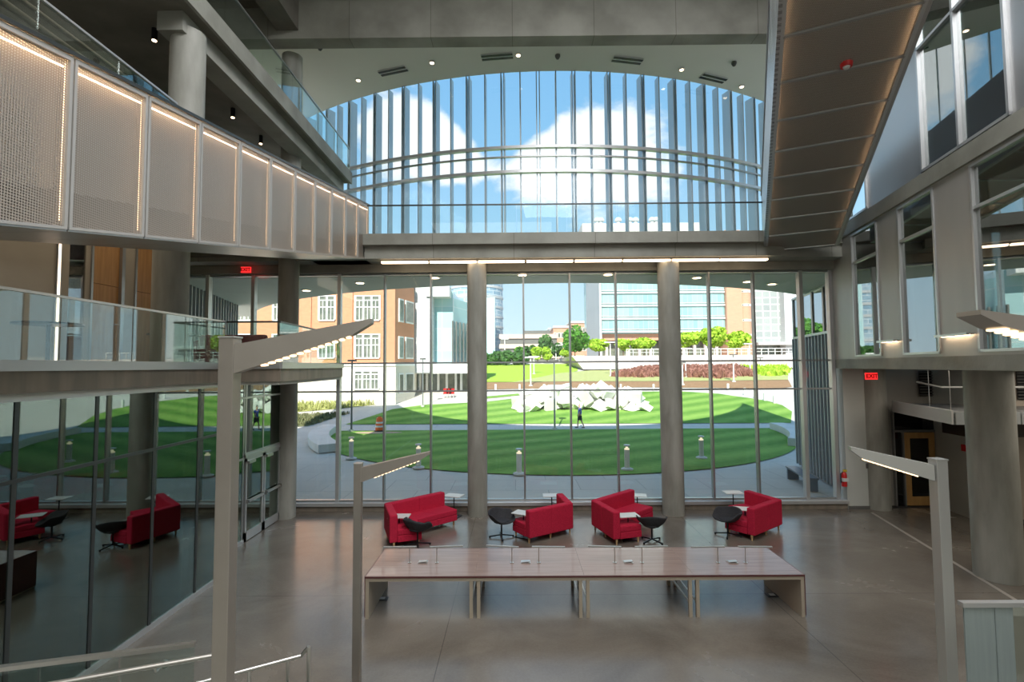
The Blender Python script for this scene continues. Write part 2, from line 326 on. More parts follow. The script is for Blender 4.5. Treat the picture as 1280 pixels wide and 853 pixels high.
# header, level-three walkway edge beam with its lighting
mb = MB().box(-10.8,10.3,15.62,16.1,7.5,7.76); struct('trim_header', mb, M['conc'])
mb = MB().box(-4.5,8.1,14.75,15.0,7.76,8.15).box(-10.8,10.3,15.0,16.1,7.76,8.15); struct('beam_walkway', mb, M['beam'])
mb = MB().box(-4.5,7.6,14.55,14.9,8.13,8.47); struct('beam_walkway_cap', mb, M['beam'], bevel=.01)
up = [(-11.9,14.9),(10.5,14.9),(12.9,17.2)] + arc_pts(-11.9,12.9)[::-1]
mb = MB().prism(up, 8.15, 8.45); struct('floor_upper_walkway', mb, M['conc'])
soff = [(-20,16.1),(12.6,16.1)] + arc_pts(-14.9,12.6,17.9)[::-1] + [(-20,27.5)]
mb = MB().prism(soff, 7.45, 8.15); struct('ceiling_canopy', mb, M['canopy'])
# eight warm linear lights under the beam
L0 = None
for i in range(8):
    x0 = -4.05+i*1.475
    names = ['leftmost','second from the left','third from the left','fourth from the left','fifth from the left','third from the right','second from the right','rightmost']
    t = thing('linear_light', 'warm linear light under the walkway beam, %s of the eight' % names[i], 'light', (x0,14.98,7.7), 'linear lights under the walkway beam')
    MB().box(x0,x0+1.43,14.93,15.06,7.71,7.76).build('housing', M['lamp'], t)
    MB().box(x0+.01,x0+1.42,14.92,15.05,7.66,7.71).build('diffuser', M['ledhot'], t)
# glass guard of the level-three walkway
t = thing('glass_guard', 'clear glass guard with thin dark rail on top of the walkway beam', 'guard', (-4.4,14.6,8.47))
g = MB(); 
for i in range(8): g.box(-4.4+i*1.5,-4.4+i*1.5+1.47,14.66,14.672,8.47,9.33)
g.build('glass_panel', M['guard_cl'], t); MB().box(-4.4,7.6,14.65,14.685,9.33,9.37).build('rail', M['frame_dk'], t)
# curved upper glazing
cw = bpy.data.objects.new('window_5', None); C.objects.link(cw); cw.location = (1.5,17.5,8.45); cw['kind'] = 'structure'
zt = 15.2; a0, a1 = math.asin(-13.2/18), math.asin(11.4/18); nf = 42; g = MB()
for i in range(nf+1):
    a = a0+(a1-a0)*i/nf; r = 18.0; heavy = i % 2 == 0
    tv = Vector((math.cos(a), math.sin(a),0))
    def blade(ro, ri, o, w, nm, m):
        c0, c1 = Vector((*arcp(a, ri),0))+tv*o, Vector((*arcp(a, ro),0))+tv*o; q = [c0-tv*w, c0+tv*w, c1+tv*w, c1-tv*w]; MB().prism([v.xy for v in q], 8.45, zt).build(nm, m, cw)
    if heavy: blade(r-.34, r+.04, -.055, .015, 'fin', M['fin']); blade(r-.34, r+.04, .055, .015, 'fin', M['fin'])
    else: blade(r-.24, r+.04, 0, .02, 'fin', M['fin'])
    if i < nf:
        b = a0+(a1-a0)*(i+1)/nf; p, q = arcp(a, 18.0), arcp(b, 18.0); p2, q2 = arcp(a, 17.985), arcp(b, 17.985)
        g.prism([p,q,q2,p2], 8.45, zt)
g.build('pane', M['glass_up'], cw)
def ring(zc, h, r0, r1, name, m, par):
    k = MB(); n = 48
    for i in range(n):
        a = a0+(a1-a0)*i/n; b = a0+(a1-a0)*(i+1)/n; k.prism([arcp(a,r0),arcp(b,r0),arcp(b,r1),arcp(a,r1)], zc-h/2, zc+h/2)
    return k.build(name, m, par)
ring(12.34,.10,18.20,18.05,'transom', M['frame_lt'], cw); ring(12.02,.05,18.12,18.04,'transom', M['frame'], cw); ring(11.44,.10,18.22,18.04,'transom', M['frame_lt'], cw)
# ceiling of the hall by the curved glass, with roof above
cp = [(-12.8,14.6),(18,14.6)] + arc_pts(-12.8,17,18.0)[::-1]
mb = MB().prism(cp, zt, 15.6); struct('ceiling', mb, M['ceil'])
rp = [(-13.4,-10),(18.2,-10)] + arc_pts(-14.8,17.6,17.6)[::-1] + [(-20,27.5),(-20,16),(-13.4,16)]
mb = MB().prism(rp, 16.4, 17.0); struct('ceiling_roof', mb, M['conc'])
mb = MB().prism([(-13.4,14.6)]+arc_pts(-13.4,17.6,17.9)+[(18.2,14.6)], 15.6, 16.4); struct('ceiling_roof_edge', mb, M['conc'])
mb = MB().box(-12.8,12,14.2,14.68,14.25,15.4); struct('beam_upper', mb, M['beam'])
mb = MB().box(-7.0,-6.35,-2,14.2,14.5,15.4); struct('beam_upper_side', mb, M['conc_dark'])
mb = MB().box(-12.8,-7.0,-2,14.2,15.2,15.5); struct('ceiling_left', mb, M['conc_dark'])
# back and side walls of the hall behind the camera
struct('wall_back', MB().box(-13.4,18.2,-10.3,-10,0,16.4), M['plaster'])
struct('wall_left', MB().box(-13.4,-13,-10,15.9,0,16.4), M['tan'])
struct('wall_right_outer', MB().box(18,18.3,-10,14.2,0,16.4), M['plaster'])
# ---- left side: dark room behind tinted glass at ground level
LG = -6.33
def side_window(name, X, y0, ys, y1, z0, z1, transoms, gm, frame='frame'):
    o = bpy.data.objects.new(name, None); C.objects.link(o); o.location = (X, y0, z0); o['kind'] = 'structure'
    for y in ys: MB().box(X-.12,X+.01,y-.03,y+.03,z0,z1).build('mullion', M[frame], o)
    t = MB(); 
    for z in transoms: t.box(X-.06,X+.02,y0,y1,z-.025,z+.025)
    t.build('transom', M[frame], o); t = MB()
    t.box(X-.1,X+.03,y0,y1,z0-.02,z0+.07).box(X-.1,X+.03,y0,y1,z1-.06,z1); t.build('transom', M['frame_lt'], o)
    MB().box(X-.006,X,y0,y1,z0,z1).build('pane', M[gm], o); return o
side_window('window_6', LG, 1.4, [1.42,2.64,3.86,5.08,6.3,7.52,8.74,9.96,10.95], 11.0, .02, 4.15, [3.09], 'darkglass', 'frame_dk')
mb = MB().prism([(-12.9,1.2),(-6.45,1.2),(-6.45,11),(-7.06,11.1),(-7.06,15.6),(-12.9,15.6)],.0,.012); struct('floor_left_room', mb, M['darkfloor'])
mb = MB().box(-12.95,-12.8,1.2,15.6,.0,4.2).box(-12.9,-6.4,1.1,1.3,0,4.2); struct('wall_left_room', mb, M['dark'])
mb = MB().box(-12.9,-7.4,15.6,15.9,0,4.6); struct('wall_left_room_end', mb, M['grey_d'])
# small return and glazed entrance screen
mb = MB().box(-7.1,LG,10.98,11.06,0,4.2); struct('wall_return', mb, M['frame_dk'])
DX = -7.03
side_window('window_7', DX, 11.06, [11.1,12.1,12.9], 12.95, .02, 4.2, [3.72,2.15], 'darkglass')
side_window('window_8', DX, 12.95, [13.0,13.9,14.9], 15.6, 2.22, 4.2, [3.72], 'darkglass', 'frame_lt')
for k, (ya, yb) in enumerate(((13.0,13.92),(13.96,14.88))):
    d = bpy.data.objects.new('door_%d' % (k+1), None); C.objects.link(d); d.location = (DX, ya, 0); d['kind'] = 'structure'
    f = MB().box(DX-.03,DX+.03,ya,ya+.07,.02,2.15).box(DX-.03,DX+.03,yb-.07,yb,.02,2.15).box(DX-.03,DX+.03,ya,yb,.02,.24).box(DX-.03,DX+.03,ya,yb,2.06,2.15)
    f.build('frame', M['frame_lt'], d); MB().box(DX-.005,DX+.005,ya+.07,yb-.07,.24,2.06).build('pane', M['darkglass'], d)
    MB().box(DX+.05,DX+.09,ya+.02,yb-.02,1.0,1.07).box(DX+.03,DX+.09,ya+.03,ya+.08,.98,1.09).box(DX+.03,DX+.09,yb-.08,yb-.03,.98,1.09).build('push_bar', M['steel'], d)
    MB().box(DX+.03,DX+.09,ya+.05,ya+.38,2.0,2.07).build('door_closer', M['steel'], d)
mb = MB().box(DX-.05,DX+.05,12.95,15.0,2.15,2.24); struct('trim_door_head', mb, M['frame_lt'])
# level two left: slab, balcony jog, guard
slab = [(-12.9,-4),(-6.2,-4),(-6.2,10.7),(-5.06,10.7),(-5.42,15.6),(-12.9,15.6)]
mb = MB().prism(slab, 4.2, 4.5); struct('floor_level_two', mb, M['conc_brown'])
mb = MB().prism([(-12.9,-4),(-6.25,-4),(-6.25,10.75),(-5.11,10.75),(-5.45,15.55),(-12.9,15.55)], 4.13, 4.2); struct('ceiling_level_one', mb, M['plaster'])
mb = MB()
for a, b in zip(slab[1:5], slab[2:5]): 
    mb.bar((a[0],a[1],4.55),(b[0],b[1],4.55),.08,.14)
struct('trim_balcony_curb', mb, M['metalpanel'])
def guard(name, label, pts, z0, z1, step, cap='steel', zf=None):
    t = thing(name, label, 'guard', (*pts[0], z0))
    g = MB(); r = MB()
    for a, b in zip(pts, pts[1:]):
        a, b = Vector((*a,0)), Vector((*b,0)); n = max(1, round((b-a).length/step)); dd = (b-a)/n; q = dd.normalized()*.012; sd = Vector((dd.y,-dd.x,0)).normalized()*.006
        for i in range(n):
            p0, p1 = a+dd*i+q, a+dd*(i+1)-q; k = MB().prism([(p0-sd).xy,(p1-sd).xy,(p1+sd).xy,(p0+sd).xy], z0, z1-.01); k.build('glass_panel', M['guard'], t)
        r.bar((a.x,a.y,z1),(b.x,b.y,z1),.04,.035)
    r.build('rail', M[cap], t); return t
guard('glass_guard', 'glass guard with pale metal rail along the second floor balcony', [(-6.25,-1),(-6.25,10.66)], 4.6, 5.5, 1.24)
guard('glass_guard', 'glass guard at the balcony end beyond the bronze lamp arm', [(-6.25,10.7),(-5.1,10.72),(-5.44,15.4)], 4.6, 5.5, 1.5, 'frame_dk')
# level two back wall with doors, window, light line
WX = -9.0
def wallx(mb, y0, y1, z0, z1, X=WX, t=.15): return mb.box(X-t, X, y0, y1, z0, z1)
mb = MB(); wallx(mb,-4,9.9,4.5,8.1); wallx(mb,9.9,10.28,7.7,8.1)
wallx(mb,10.28,10.4,4.5,8.1); wallx(mb,10.4,11.3,7.62,8.1); wallx(mb,11.3,11.62,4.5,8.1); wallx(mb,11.62,12.4,7.62,8.1); wallx(mb,12.4,13.1,4.5,8.1)
mb.box(-12.9,-9.0,13.0,13.12,4.5,8.1)
struct('wall_level_two', mb, M['tan'])
mb = MB().box(-9.06,-9.02,9.9,10.28,4.5,7.7); struct('window_9', mb, M['winglass'])
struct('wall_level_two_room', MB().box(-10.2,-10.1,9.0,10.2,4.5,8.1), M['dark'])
for k, (ya, yb) in enumerate(((10.4,11.3),(11.62,12.4))):
    d = bpy.data.objects.new('door_%d' % (k+3), None); C.objects.link(d); d.location = (-9.05, ya, 4.5); d['kind'] = 'structure'
    MB().box(-9.09,-9.04,ya+.04,yb-.05,4.5,6.35).box(-9.09,-9.04,ya+.04,yb-.05,6.36,7.56).build('leaf', M['wood'], d)
    MB().box(-9.1,-8.97,ya,ya+.05,4.5,7.62).box(-9.1,-8.97,yb-.09,yb,4.5,7.62).box(-9.1,-8.97,ya,yb,7.56,7.62).build('frame', M['frame'], d)
    MB().cyl((-9.04,yb-.15,5.5),(-8.96,yb-.15,5.5),.015).cyl((-8.96,yb-.15,5.5),(-8.96,yb-.27,5.5),.012).build('door_handle', M['steel'], d)
t = thing('light_line', 'thin vertical warm light strip set in the tan wall above the balcony', 'light', (-9,9.0,4.6))
pl = at_y(60, 400, 9.6); yl = 9.6
yl = -WX/((640-62)/F); MB().box(WX-.01,WX+.02,yl-.03,yl+.03,4.55,8.09).build('diffuser', M['ledlow'], t); MB().box(WX-.01,WX+.03,yl-.05,yl-.03,4.55,8.09).box(WX-.01,WX+.03,yl+.03,yl+.05,4.55,8.09).build('housing', M['frame'], t)
# ceiling over level two / slab of level three
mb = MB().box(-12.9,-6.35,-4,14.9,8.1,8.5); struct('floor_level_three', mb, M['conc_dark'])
guard('glass_guard', 'glass guard with white rail above the perforated ramp at the upper left', [(-6.42,1.0),(-6.42,9.2)], 8.5, 9.55, 1.4, 'frame_lt')
# level three back wall: dark framed glazing
mb = MB().box(-9.75,-9.6,-4,15.5,8.5,9.2).box(-9.75,-9.6,-4,15.5,11.0,11.45).box(-9.75,-9.6,12,15.5,8.5,11.4); struct('wall_level_three', mb, M['grey_d'])
side_window('window_10', -9.65, -1, [-.9,.9,2.7,4.5,6.3,7.6,9.2,10.6,11.9], 12, 9.2, 11.0, [10.4], 'winglass', 'lamp')
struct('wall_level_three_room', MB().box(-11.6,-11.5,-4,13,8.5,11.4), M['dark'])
t = thing('ceiling_pipe', 'long pale pipe pair under the upper left soffit', 'pipe', (-9.1,0,11.1))
MB().cyl((-9.2,-2,11.15),(-9.2,14,11.15),.06).cyl((-8.95,-2,11.25),(-8.95,14,11.25),.04).build('pipe_run', M['lamp'], t)
# level four slab with edge beam
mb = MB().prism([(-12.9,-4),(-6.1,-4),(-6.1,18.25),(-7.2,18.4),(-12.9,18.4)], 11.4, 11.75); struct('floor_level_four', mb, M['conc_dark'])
mb = MB().box(-6.12,-6.05,-4,18.25,11.36,11.78); struct('trim_level_four_edge', mb, M['conc'])
mb = MB().box(-6.85,-6.35,9.2,18.2,11.02,11.4); struct('beam_level_four', mb, M['conc'])
guard('glass_guard', 'frameless glass guard along the topmost left floor edge', [(-6.14,7.0),(-6.14,18.2)], 11.75, 12.68, 1.5, 'frame')
struct('wall_level_four', MB().box(-11,-10.8,-4,18,11.75,15.2), M['tan'])
dn = ['nearest the tall column','second from the tall column','third from the tall column','farthest from the tall column']
for i, (px, py) in enumerate(((193,48),(248,102),(291,145),(326,178))):
    p = at_z(px, py, 11.2); t = thing('spot_light', 'small black ceiling spotlight, ' + dn[i], 'light', (p.x,p.y,11.15), 'black spotlights under the upper left slab')
    MB().cyl((p.x,p.y,11.16),(p.x,p.y,11.4),.055,n=14).build('housing', M['black'], t); MB().cyl((p.x,p.y,11.145),(p.x,p.y,11.16),.042,n=14).build('lens', M['bulb'], t)
    s_ = spot('spot_lamp', (p.x,p.y,11.1), 8, 90)
# ---- left ramp: perforated, light-edged balustrade panels
def zr(y): return 7.70+.1765*(y-4.89)      # top of balustrade
def zb(y): return 5.90+.189*(y-4.89)       # underside
XR = -4.5
ramp = thing('ramp', 'left overhead ramp clad in backlit perforated metal panels', 'ramp', (XR,9,6.6))
def rp_box(x0, x1, y0, y1, f0, f1):
    return [(x0,y0,f0(y0)),(x1,y0,f0(y0)),(x1,y1,f0(y1)),(x0,y1,f0(y1)),(x0,y0,f1(y0)),(x1,y0,f1(y0)),(x1,y1,f1(y1)),(x0,y1,f1(y1))]
MB().hexa(rp_box(-6.2,XR-.1,2.0,15.1,lambda y: zb(y)+.02,lambda y: zb(y)+.4)).build('deck', M['conc_dark'], ramp)
so_ = MB(); 
for i in range(-3, 10): y = 4.89+i*1.02; so_.hexa(rp_box(-6.24,XR+.02,y+.01,y+1.01,lambda y: zb(y)-.02,lambda y: zb(y)+.02))
so_.build('soffit_panel', M['metalpanel'], ramp)
MB().hexa(rp_box(-6.24,-6.14,2,15.1,lambda y: zb(y),lambda y: zb(y)+1.5)).build('inner_panel', M['metalpanel'], ramp)
MB().hexa(rp_box(XR-.1,XR+.05,2,15.1,lambda y: zr(y)-.01,lambda y: zr(y)+.03)).build('cap', M['frame_dk'], ramp)
for i in range(-3, 10):
    y0 = 4.89+i*1.02; y1 = y0+1.02
    MB().hexa(rp_box(XR-.006,XR,y0+.02,y1-.02,lambda y: zb(y)+.03,lambda y: zr(y)-.02)).build('perforated_panel', M['perf'], ramp)
    MB().hexa(rp_box(XR-.16,XR-.13,y0,y1,lambda y: zb(y)+.0,lambda y: zr(y)-.02)).build('backing_panel', M['diffuser_back'], ramp)
    MB().hexa(rp_box(XR-.13,XR-.008,y1-.02,y1-.002,lambda y: zb(y)+.03,lambda y: zr(y)-.02)).build('divider', M['diffuser_back'], ramp)
    fr = MB().hexa(rp_box(XR,XR+.03,y0+.01,y0+.045,zb,lambda y: zr(y)-.02)).hexa(rp_box(XR,XR+.03,y1-.045,y1-.01,zb,lambda y: zr(y)-.02)).hexa(rp_box(XR,XR+.03,y0+.045,y1-.045,lambda y: zr(y)-.07,lambda y: zr(y)-.02)).hexa(rp_box(XR,XR+.03,y0+.045,y1-.045,zb,lambda y: zb(y)+.03))
    fr.build('panel_frame', M['greywall'], ramp)
    if y0 > 2.5:
        MB().hexa(rp_box(XR-.022,XR-.012,y0+.05,y1-.05,lambda y: zr(y)-.05,lambda y: zr(y)-.03)).build('light_strip', M['ledhid'], ramp)
        MB().hexa(rp_box(XR-.02,XR-.012,y1-.062,y1-.048,lambda y: zb(y)+.08,lambda y: zr(y)-.1)).build('light_strip', M['ledvert'], ramp)
        MB().hexa(rp_box(XR+.002,XR+.012,y0+.05,y1-.10,lambda y: zr(y)-.165,lambda y: zr(y)-.15)).build('light_line', M['ledlow'], ramp)
# landing block where the ramp meets the beam
mb = MB().hexa([(-6.2,14.6,7.76),(-4.5,14.6,7.76),(-4.5,15.6,7.76),(-6.2,15.6,7.76),(-6.2,14.6,8.47),(-4.5,14.6,8.47),(-4.5,15.6,8.47),(-6.2,15.6,8.47)]); struct('floor_ramp_landing', mb, M['conc'])
mb = MB().box(-10.8,-6.2,14.9,15.62,7.9,8.2); struct('beam_left', mb, M['conc_dark'])
# ---- right ramp
def xc(y): return .70+.4645*y             # left edge at soffit
def zs(y): return 8.02+.227*(14.8-y)
ax = Vector((.4645,1,-.227)).normalized(); ax2 = Vector((.4645,1,0)).normalized(); sdv = Vector((ax2.y,-ax2.x,0))*1.86
rr = thing('ramp', 'right overhead ramp with perforated soffit panels and warm edge lighting', 'ramp', (xc(11),11,zs(11)))
def rpt(y, s, dz): return Vector((xc(y),y,zs(y)+dz)) + sdv*s      # s 0..1 across
def rbox(mb, y0, y1, s0, s1, d0, d1):
    return mb.hexa([rpt(y0,s0,d0),rpt(y0,s1,d0),rpt(y1,s1,d0),rpt(y1,s0,d0),rpt(y0,s0,d1),rpt(y0,s1,d1),rpt(y1,s1,d1),rpt(y1,s0,d1)])
ye = 15.1
rbox(MB(), 3.5, ye, .03, .97, .18, .45).build('deck', M['conc_dark'], rr)
yy = [ye-.934*i for i in range(14)]
for a, b in zip(yy, yy[1:]):
    rbox(MB(), b+.012, a-.012, .03, .97, .03, .036).build('soffit_panel', M['perf_r'], rr); rbox(MB(), b, a, .0, 1, .15, .17).build('backing_panel', M['diffuser_back'], rr)
    rbox(MB(), a-.02, a+.02, .02, .98, 0, .05).build('joint_bar', M['frame'], rr)
    rbox(MB(), b+.015, a-.015, -.03, 0, 0, 1.75).build('side_panel', M['perf_side'], rr)
rbox(MB(), 3.5, ye, 0, .03, 0, .09).build('edge_trim', M['frame_lt'], rr); rbox(MB(), 3.5, ye, .97, 1, 0, .09).build('edge_trim', M['frame_lt'], rr)
rbox(MB(), 3.5, ye, 1.0, 1.03, 0, 1.75).build('side_panel', M['metalpanel'], rr)
rbox(MB(), 3.5, ye, -.045, .0, 1.75, 1.79).build('rail', M['frame_lt'], rr)
rbox(MB(), 3.5, ye-.1, .004, .016, .07, .10).build('light_strip', M['ledr'], rr); rbox(MB(), 3.5, ye-.1, .984, .996, .07, .10).build('light_strip', M['ledr'], rr)
rbox(MB(), ye, ye+.02, -.02, 1.02, 0, .5).build('end_panel', M['metalpanel'], rr)
p = at_z(1058, 80, 0); d_ = ray(1058, 80)
for k in range(400):
    q = CP + d_*(4+k*.03)
    s_ = (q.x-.70-.4645*q.y)/(sdv.x-.4645*sdv.y)
    if q.z >= zs(q.y-sdv.y*s_)+.02: break
t = thing('fire_strobe', 'round red fire strobe on the right ramp soffit', 'alarm', (q.x,q.y,q.z))
MB().cyl(q+Vector((0,0,.03)), q+Vector((0,0,-.05)), .1, .085, n=20).build('housing', M['redpl'], t); MB().cyl(q+Vector((0,0,-.05)), q+Vector((0,0,-.08)), .055, .04, n=16).build('lens', M['whitetop'], t)
# ---- right wall, level two: grey cladding with tall windows
struct('floor_level_two_right', MB().hexa([RW(-5,-.02,4.36),RW(-5,7,4.36),(18,15.6,4.36),RW(15.75,-.02,4.36),RW(-5,-.02,4.64),RW(-5,7,4.64),(18,15.6,4.64),RW(15.75,-.02,4.64)]), M['conc'])
W2 = [(12.85,14.35),(10.43,11.84),(7.88,9.28),(5.4,6.75)]
mb = MB(); prev = 15.75
for a, b in W2: rwbox(mb, b, prev, 0, .25, 4.64, 8.3); rwbox(mb, a, b, 0, .25, 8.24, 8.3); rwbox(mb, a, b, .0, .25, 4.64, 4.70); prev = a
rwbox(mb, -5, prev, 0, .25, 4.64, 8.3); struct('wall_right', mb, M['greywall'])
for k, (a, b) in enumerate(W2):
    o = bpy.data.objects.new('window_%d' % (11+k), None); C.objects.link(o); o.location = RW(a,0,4.7); o['kind'] = 'structure'
    f = rwbox(MB(), a, a+.05, -.03, .08, 4.70, 8.24); rwbox(f, b-.05, b, -.03, .08, 4.70, 8.24); rwbox(f, a, b, -.03, .08, 8.19, 8.24); rwbox(f, a, b, -.03, .08, 4.70, 4.75); rwbox(f, a, b, -.02, .08, 7.38, 7.44)
    f.build('frame', M['frame_lt'], o); rwbox(MB(), a+.05, b-.05, .03, .04, 4.75, 8.19).build('pane', M['winglass'], o)
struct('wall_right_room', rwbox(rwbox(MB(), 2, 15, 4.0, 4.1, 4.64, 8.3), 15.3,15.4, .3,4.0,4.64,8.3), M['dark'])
struct('beam_right', rwbox(MB(), -5, 15.75, -.06, .3, 8.3, 8.65), M['conc'])
struct('ceiling_right_room', rwbox(MB(), -5, 15.3, .3, 5, 8.3, 8.6), M['conc_dark'])
# level three right: metal panel wall, big window, corner window
mb = rwbox(MB(), 10.75, 13.25, 0, .2, 8.65, 15.2); rwbox(mb, -5, 8.2, 0, .2, 8.65, 15.2); rwbox(mb, 8.2, 10.75, 0, .2, 13.9, 15.2); rwbox(mb, 13.25, 15.75, 0, .2, 12.0, 15.2)
struct('wall_right_upper', mb, M['metalpanel'])
def rwin(name, a, b, z0, z1, muls, trs, gm):
    o = bpy.data.objects.new(name, None); C.objects.link(o); o.location = RW(a,0,z0); o['kind'] = 'structure'; f = MB()
    for y in [a+.03,b-.03]+muls: rwbox(f, y-.03, y+.03, -.05, .08, z0, z1)
    for z in [z0+.03,z1-.03]+trs: rwbox(f, a, b, -.05, .08, z-.03, z+.03)
    f.build('frame', M['frame_lt'], o); rwbox(MB(), a+.05, b-.05, .02, .03, z0+.05, z1-.05).build('pane', M[gm], o)
rwin('window_15', 8.2, 10.75, 8.68, 13.9, [9.5], [11.45], 'winglass'); rwin('window_16', 13.25, 15.75, 8.68, 12.0, [14.4], [10.0], 'glass_up')
mb = rwbox(MB(), 3, 12.6, 3.5, 3.6, 8.6, 15.2); rwbox(mb, 12.5, 12.6, .2, 3.6, 8.6, 15.2); struct('wall_right_upper_room', mb, M['dark'])
# wall-mounted ledge lights between the windows
for k, (a, b) in enumerate(((14.1-1.9,12.75),(9.45,10.4))):
    a = 11.95 if k == 0 else 9.36; b = 12.78 if k == 0 else 10.36
    t = thing('ledge_light', 'slim metal ledge light on the grey wall, %s' % ('the farther of two' if k == 0 else 'the nearer of two'), 'light', RW((a+b)/2,0,5.05), 'ledge lights on the right wall')
    rwbox(MB(), a, b, -.16, -.11, 5.03, 5.08).build('bar', M['steel'], t); rwbox(MB(), a+.06, b-.06, -.12, 0, 5.045, 5.065).build('shelf', M['lamp'], t)
    rwbox(MB(), a+.1, b-.1, -.09, -.04, 5.03, 5.045).build('diffuser', M['led'], t)
M['doorglass'] = glass('door_glazing', (.5,.5,.5), .05, fres=.2)
# ---- right side, ground level
struct('wall_front_right', MB().box(10.28,11.05,15.66,15.95,0,4.36), M['plaster'])
struct('wall_front_right_upper', MB().box(10.15,10.45,15.6,16.0,4.6,8.2), M['plaster'])
struct('baseboard_right', MB().box(10.3,11.0,15.63,15.67,0,.1), M['grey_d'])
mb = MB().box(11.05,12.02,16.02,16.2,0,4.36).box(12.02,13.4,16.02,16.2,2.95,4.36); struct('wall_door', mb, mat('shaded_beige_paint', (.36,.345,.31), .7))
struct('wall_side_right', MB().hexa([(13.33,16.02,0),(13.45,16.02,0),(13.2,14.2,0),(13.08,14.2,0),(13.33,16.02,4.36),(13.45,16.02,4.36),(13.2,14.2,4.36),(13.08,14.2,4.36)]), M['plaster'])
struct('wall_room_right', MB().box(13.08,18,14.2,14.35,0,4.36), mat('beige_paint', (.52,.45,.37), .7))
struct('baseboard_room', MB().box(13.06,18,14.17,14.2,0,.11), M['grey_d'])
d = bpy.data.objects.new('door_5', None); C.objects.link(d); d.location = (12.35,16.0,0); d['kind'] = 'structure'
lf = MB().box(12.33,12.52,15.95,16.0,.02,2.3).box(13.12,13.3,15.95,16.0,.02,2.3).box(12.52,13.12,15.95,16.0,.02,.3).box(12.52,13.12,15.95,16.0,2.12,2.3).box(12.52,13.12,15.95,16.0,1.0,1.05)
lf.build('leaf', mat('maple_door', (.62,.36,.13), .45, c2=(.54,.30,.10), scale=2.5, stretch=(5,5,.5)), d); MB().box(12.52,13.12,15.97,15.98,.3,2.12).build('pane', M['doorglass'], d)
MB().cyl((12.41,15.95,.98),(12.41,15.88,.98),.015).cyl((12.41,15.88,.98),(12.53,15.88,.98),.012).build('door_handle', M['steel'], d)
struct('window_17', MB().box(12.02,12.3,15.98,15.99,0,2.3).box(12.02,13.33,15.98,15.99,2.4,2.95), M['doorglass'])
struct('trim_door_frame', MB().box(12.28,12.33,15.93,16.02,0,2.36).box(13.3,13.36,15.93,16.02,0,2.36).box(12.0,13.36,15.93,16.02,2.32,2.38).box(12.0,12.04,15.93,16.02,0,2.95), M['frame'])
struct('wall_door_room', MB().box(11.4,15,17.4,17.45,0,4.4).box(11.4,11.45,16.2,17.4,0,4.4).box(14.95,15,14.4,17.4,0,4.4).box(11.4,15,16.2,17.4,4.36,4.4).box(11.4,15,15.7,17.4,-.06,-.01), M['dark'])
struct('window_18', MB().hexa([(13.26,15.6,2.35),(13.31,15.6,2.35),(13.12,14.3,2.35),(13.07,14.3,2.35),(13.26,15.6,2.95),(13.31,15.6,2.95),(13.12,14.3,2.95),(13.07,14.3,2.95)]), mat('dark_brown_glazing', (.06,.045,.035), .25))
struct('window_19', MB().box(14.0,17.5,14.17,14.2,2.4,3.1), bpy.data.materials['dark_brown_glazing'])
def louver(name, x0, x1, y, z0, z1):
    o = bpy.data.objects.new(name, None); C.objects.link(o); o.location = (x0,y,z0); tag(o, 'dark louvred vent high on the wall, %s' % ('left of the near right column' if x0 < 14 else 'right of the near right column'), 'vent')
    MB().box(x0,x1,y-.02,y,z0,z1).build('backing', M['black'], o); b = MB()
    for i in range(9): z = z0+(z1-z0)*(i+.5)/9; b.box(x0,x1,y-.06,y-.02,z-.012,z+.012)
    b.build('blade', M['grey_d'], o)
louver('louvred_vent', 12.85, 13.25, 15.9, 3.45, 4.25); louver('louvred_vent', 14.2, 16.5, 14.17, 3.45, 4.25)
# suspended ceiling cloud
t = thing('ceiling_cloud', 'suspended grey acoustic canopy above the wooden door, white fascia', 'ceiling panel', (11.5,13,3.25))
pc = [(10.70,12.25),(11.75,15.55),(16.5,15.55-1.5),(16.5,12.25)]
MB().prism(pc, 3.12, 3.27).build('tile_field', mat('mottled_tile', (.30,.31,.31), .35, c2=(.12,.125,.125), scale=5, detail=1, metal=.4, thr=(.48,.52)), t)
MB().bar((10.68,12.25,3.17),(11.73,15.55,3.17),.04,.34).build('fascia', M['whitetop'], t)
for i in range(7): MB().box(10.72+i*.8,10.72+i*.8+.76,12.2,12.25,3.0,3.3).build('front_lens', mat('frosted_lens', (.45,.48,.48), .2, metal=.3) if i == 0 else bpy.data.materials['frosted_lens'], t)
for x, y in ((11.3,13),(12,14.5),(13.5,13),(13,14.2),(15,13)): MB().cyl((x,y,3.27),(x,y,4.36),.008,n=6).build('hanger', M['steel'], t)
t = thing('sprinkler_pipe', 'thin white sprinkler pipe above the suspended canopy', 'pipe', (12.5,13,3.9))
MB().tube([(11.9,14.8,3.95),(12.1,14.2,3.82),(15.5,13.6,3.82)], .025).cyl((12.9,14.06,3.72),(12.9,14.06,3.95),.05).build('pipe_run', M['whitetop'], t)
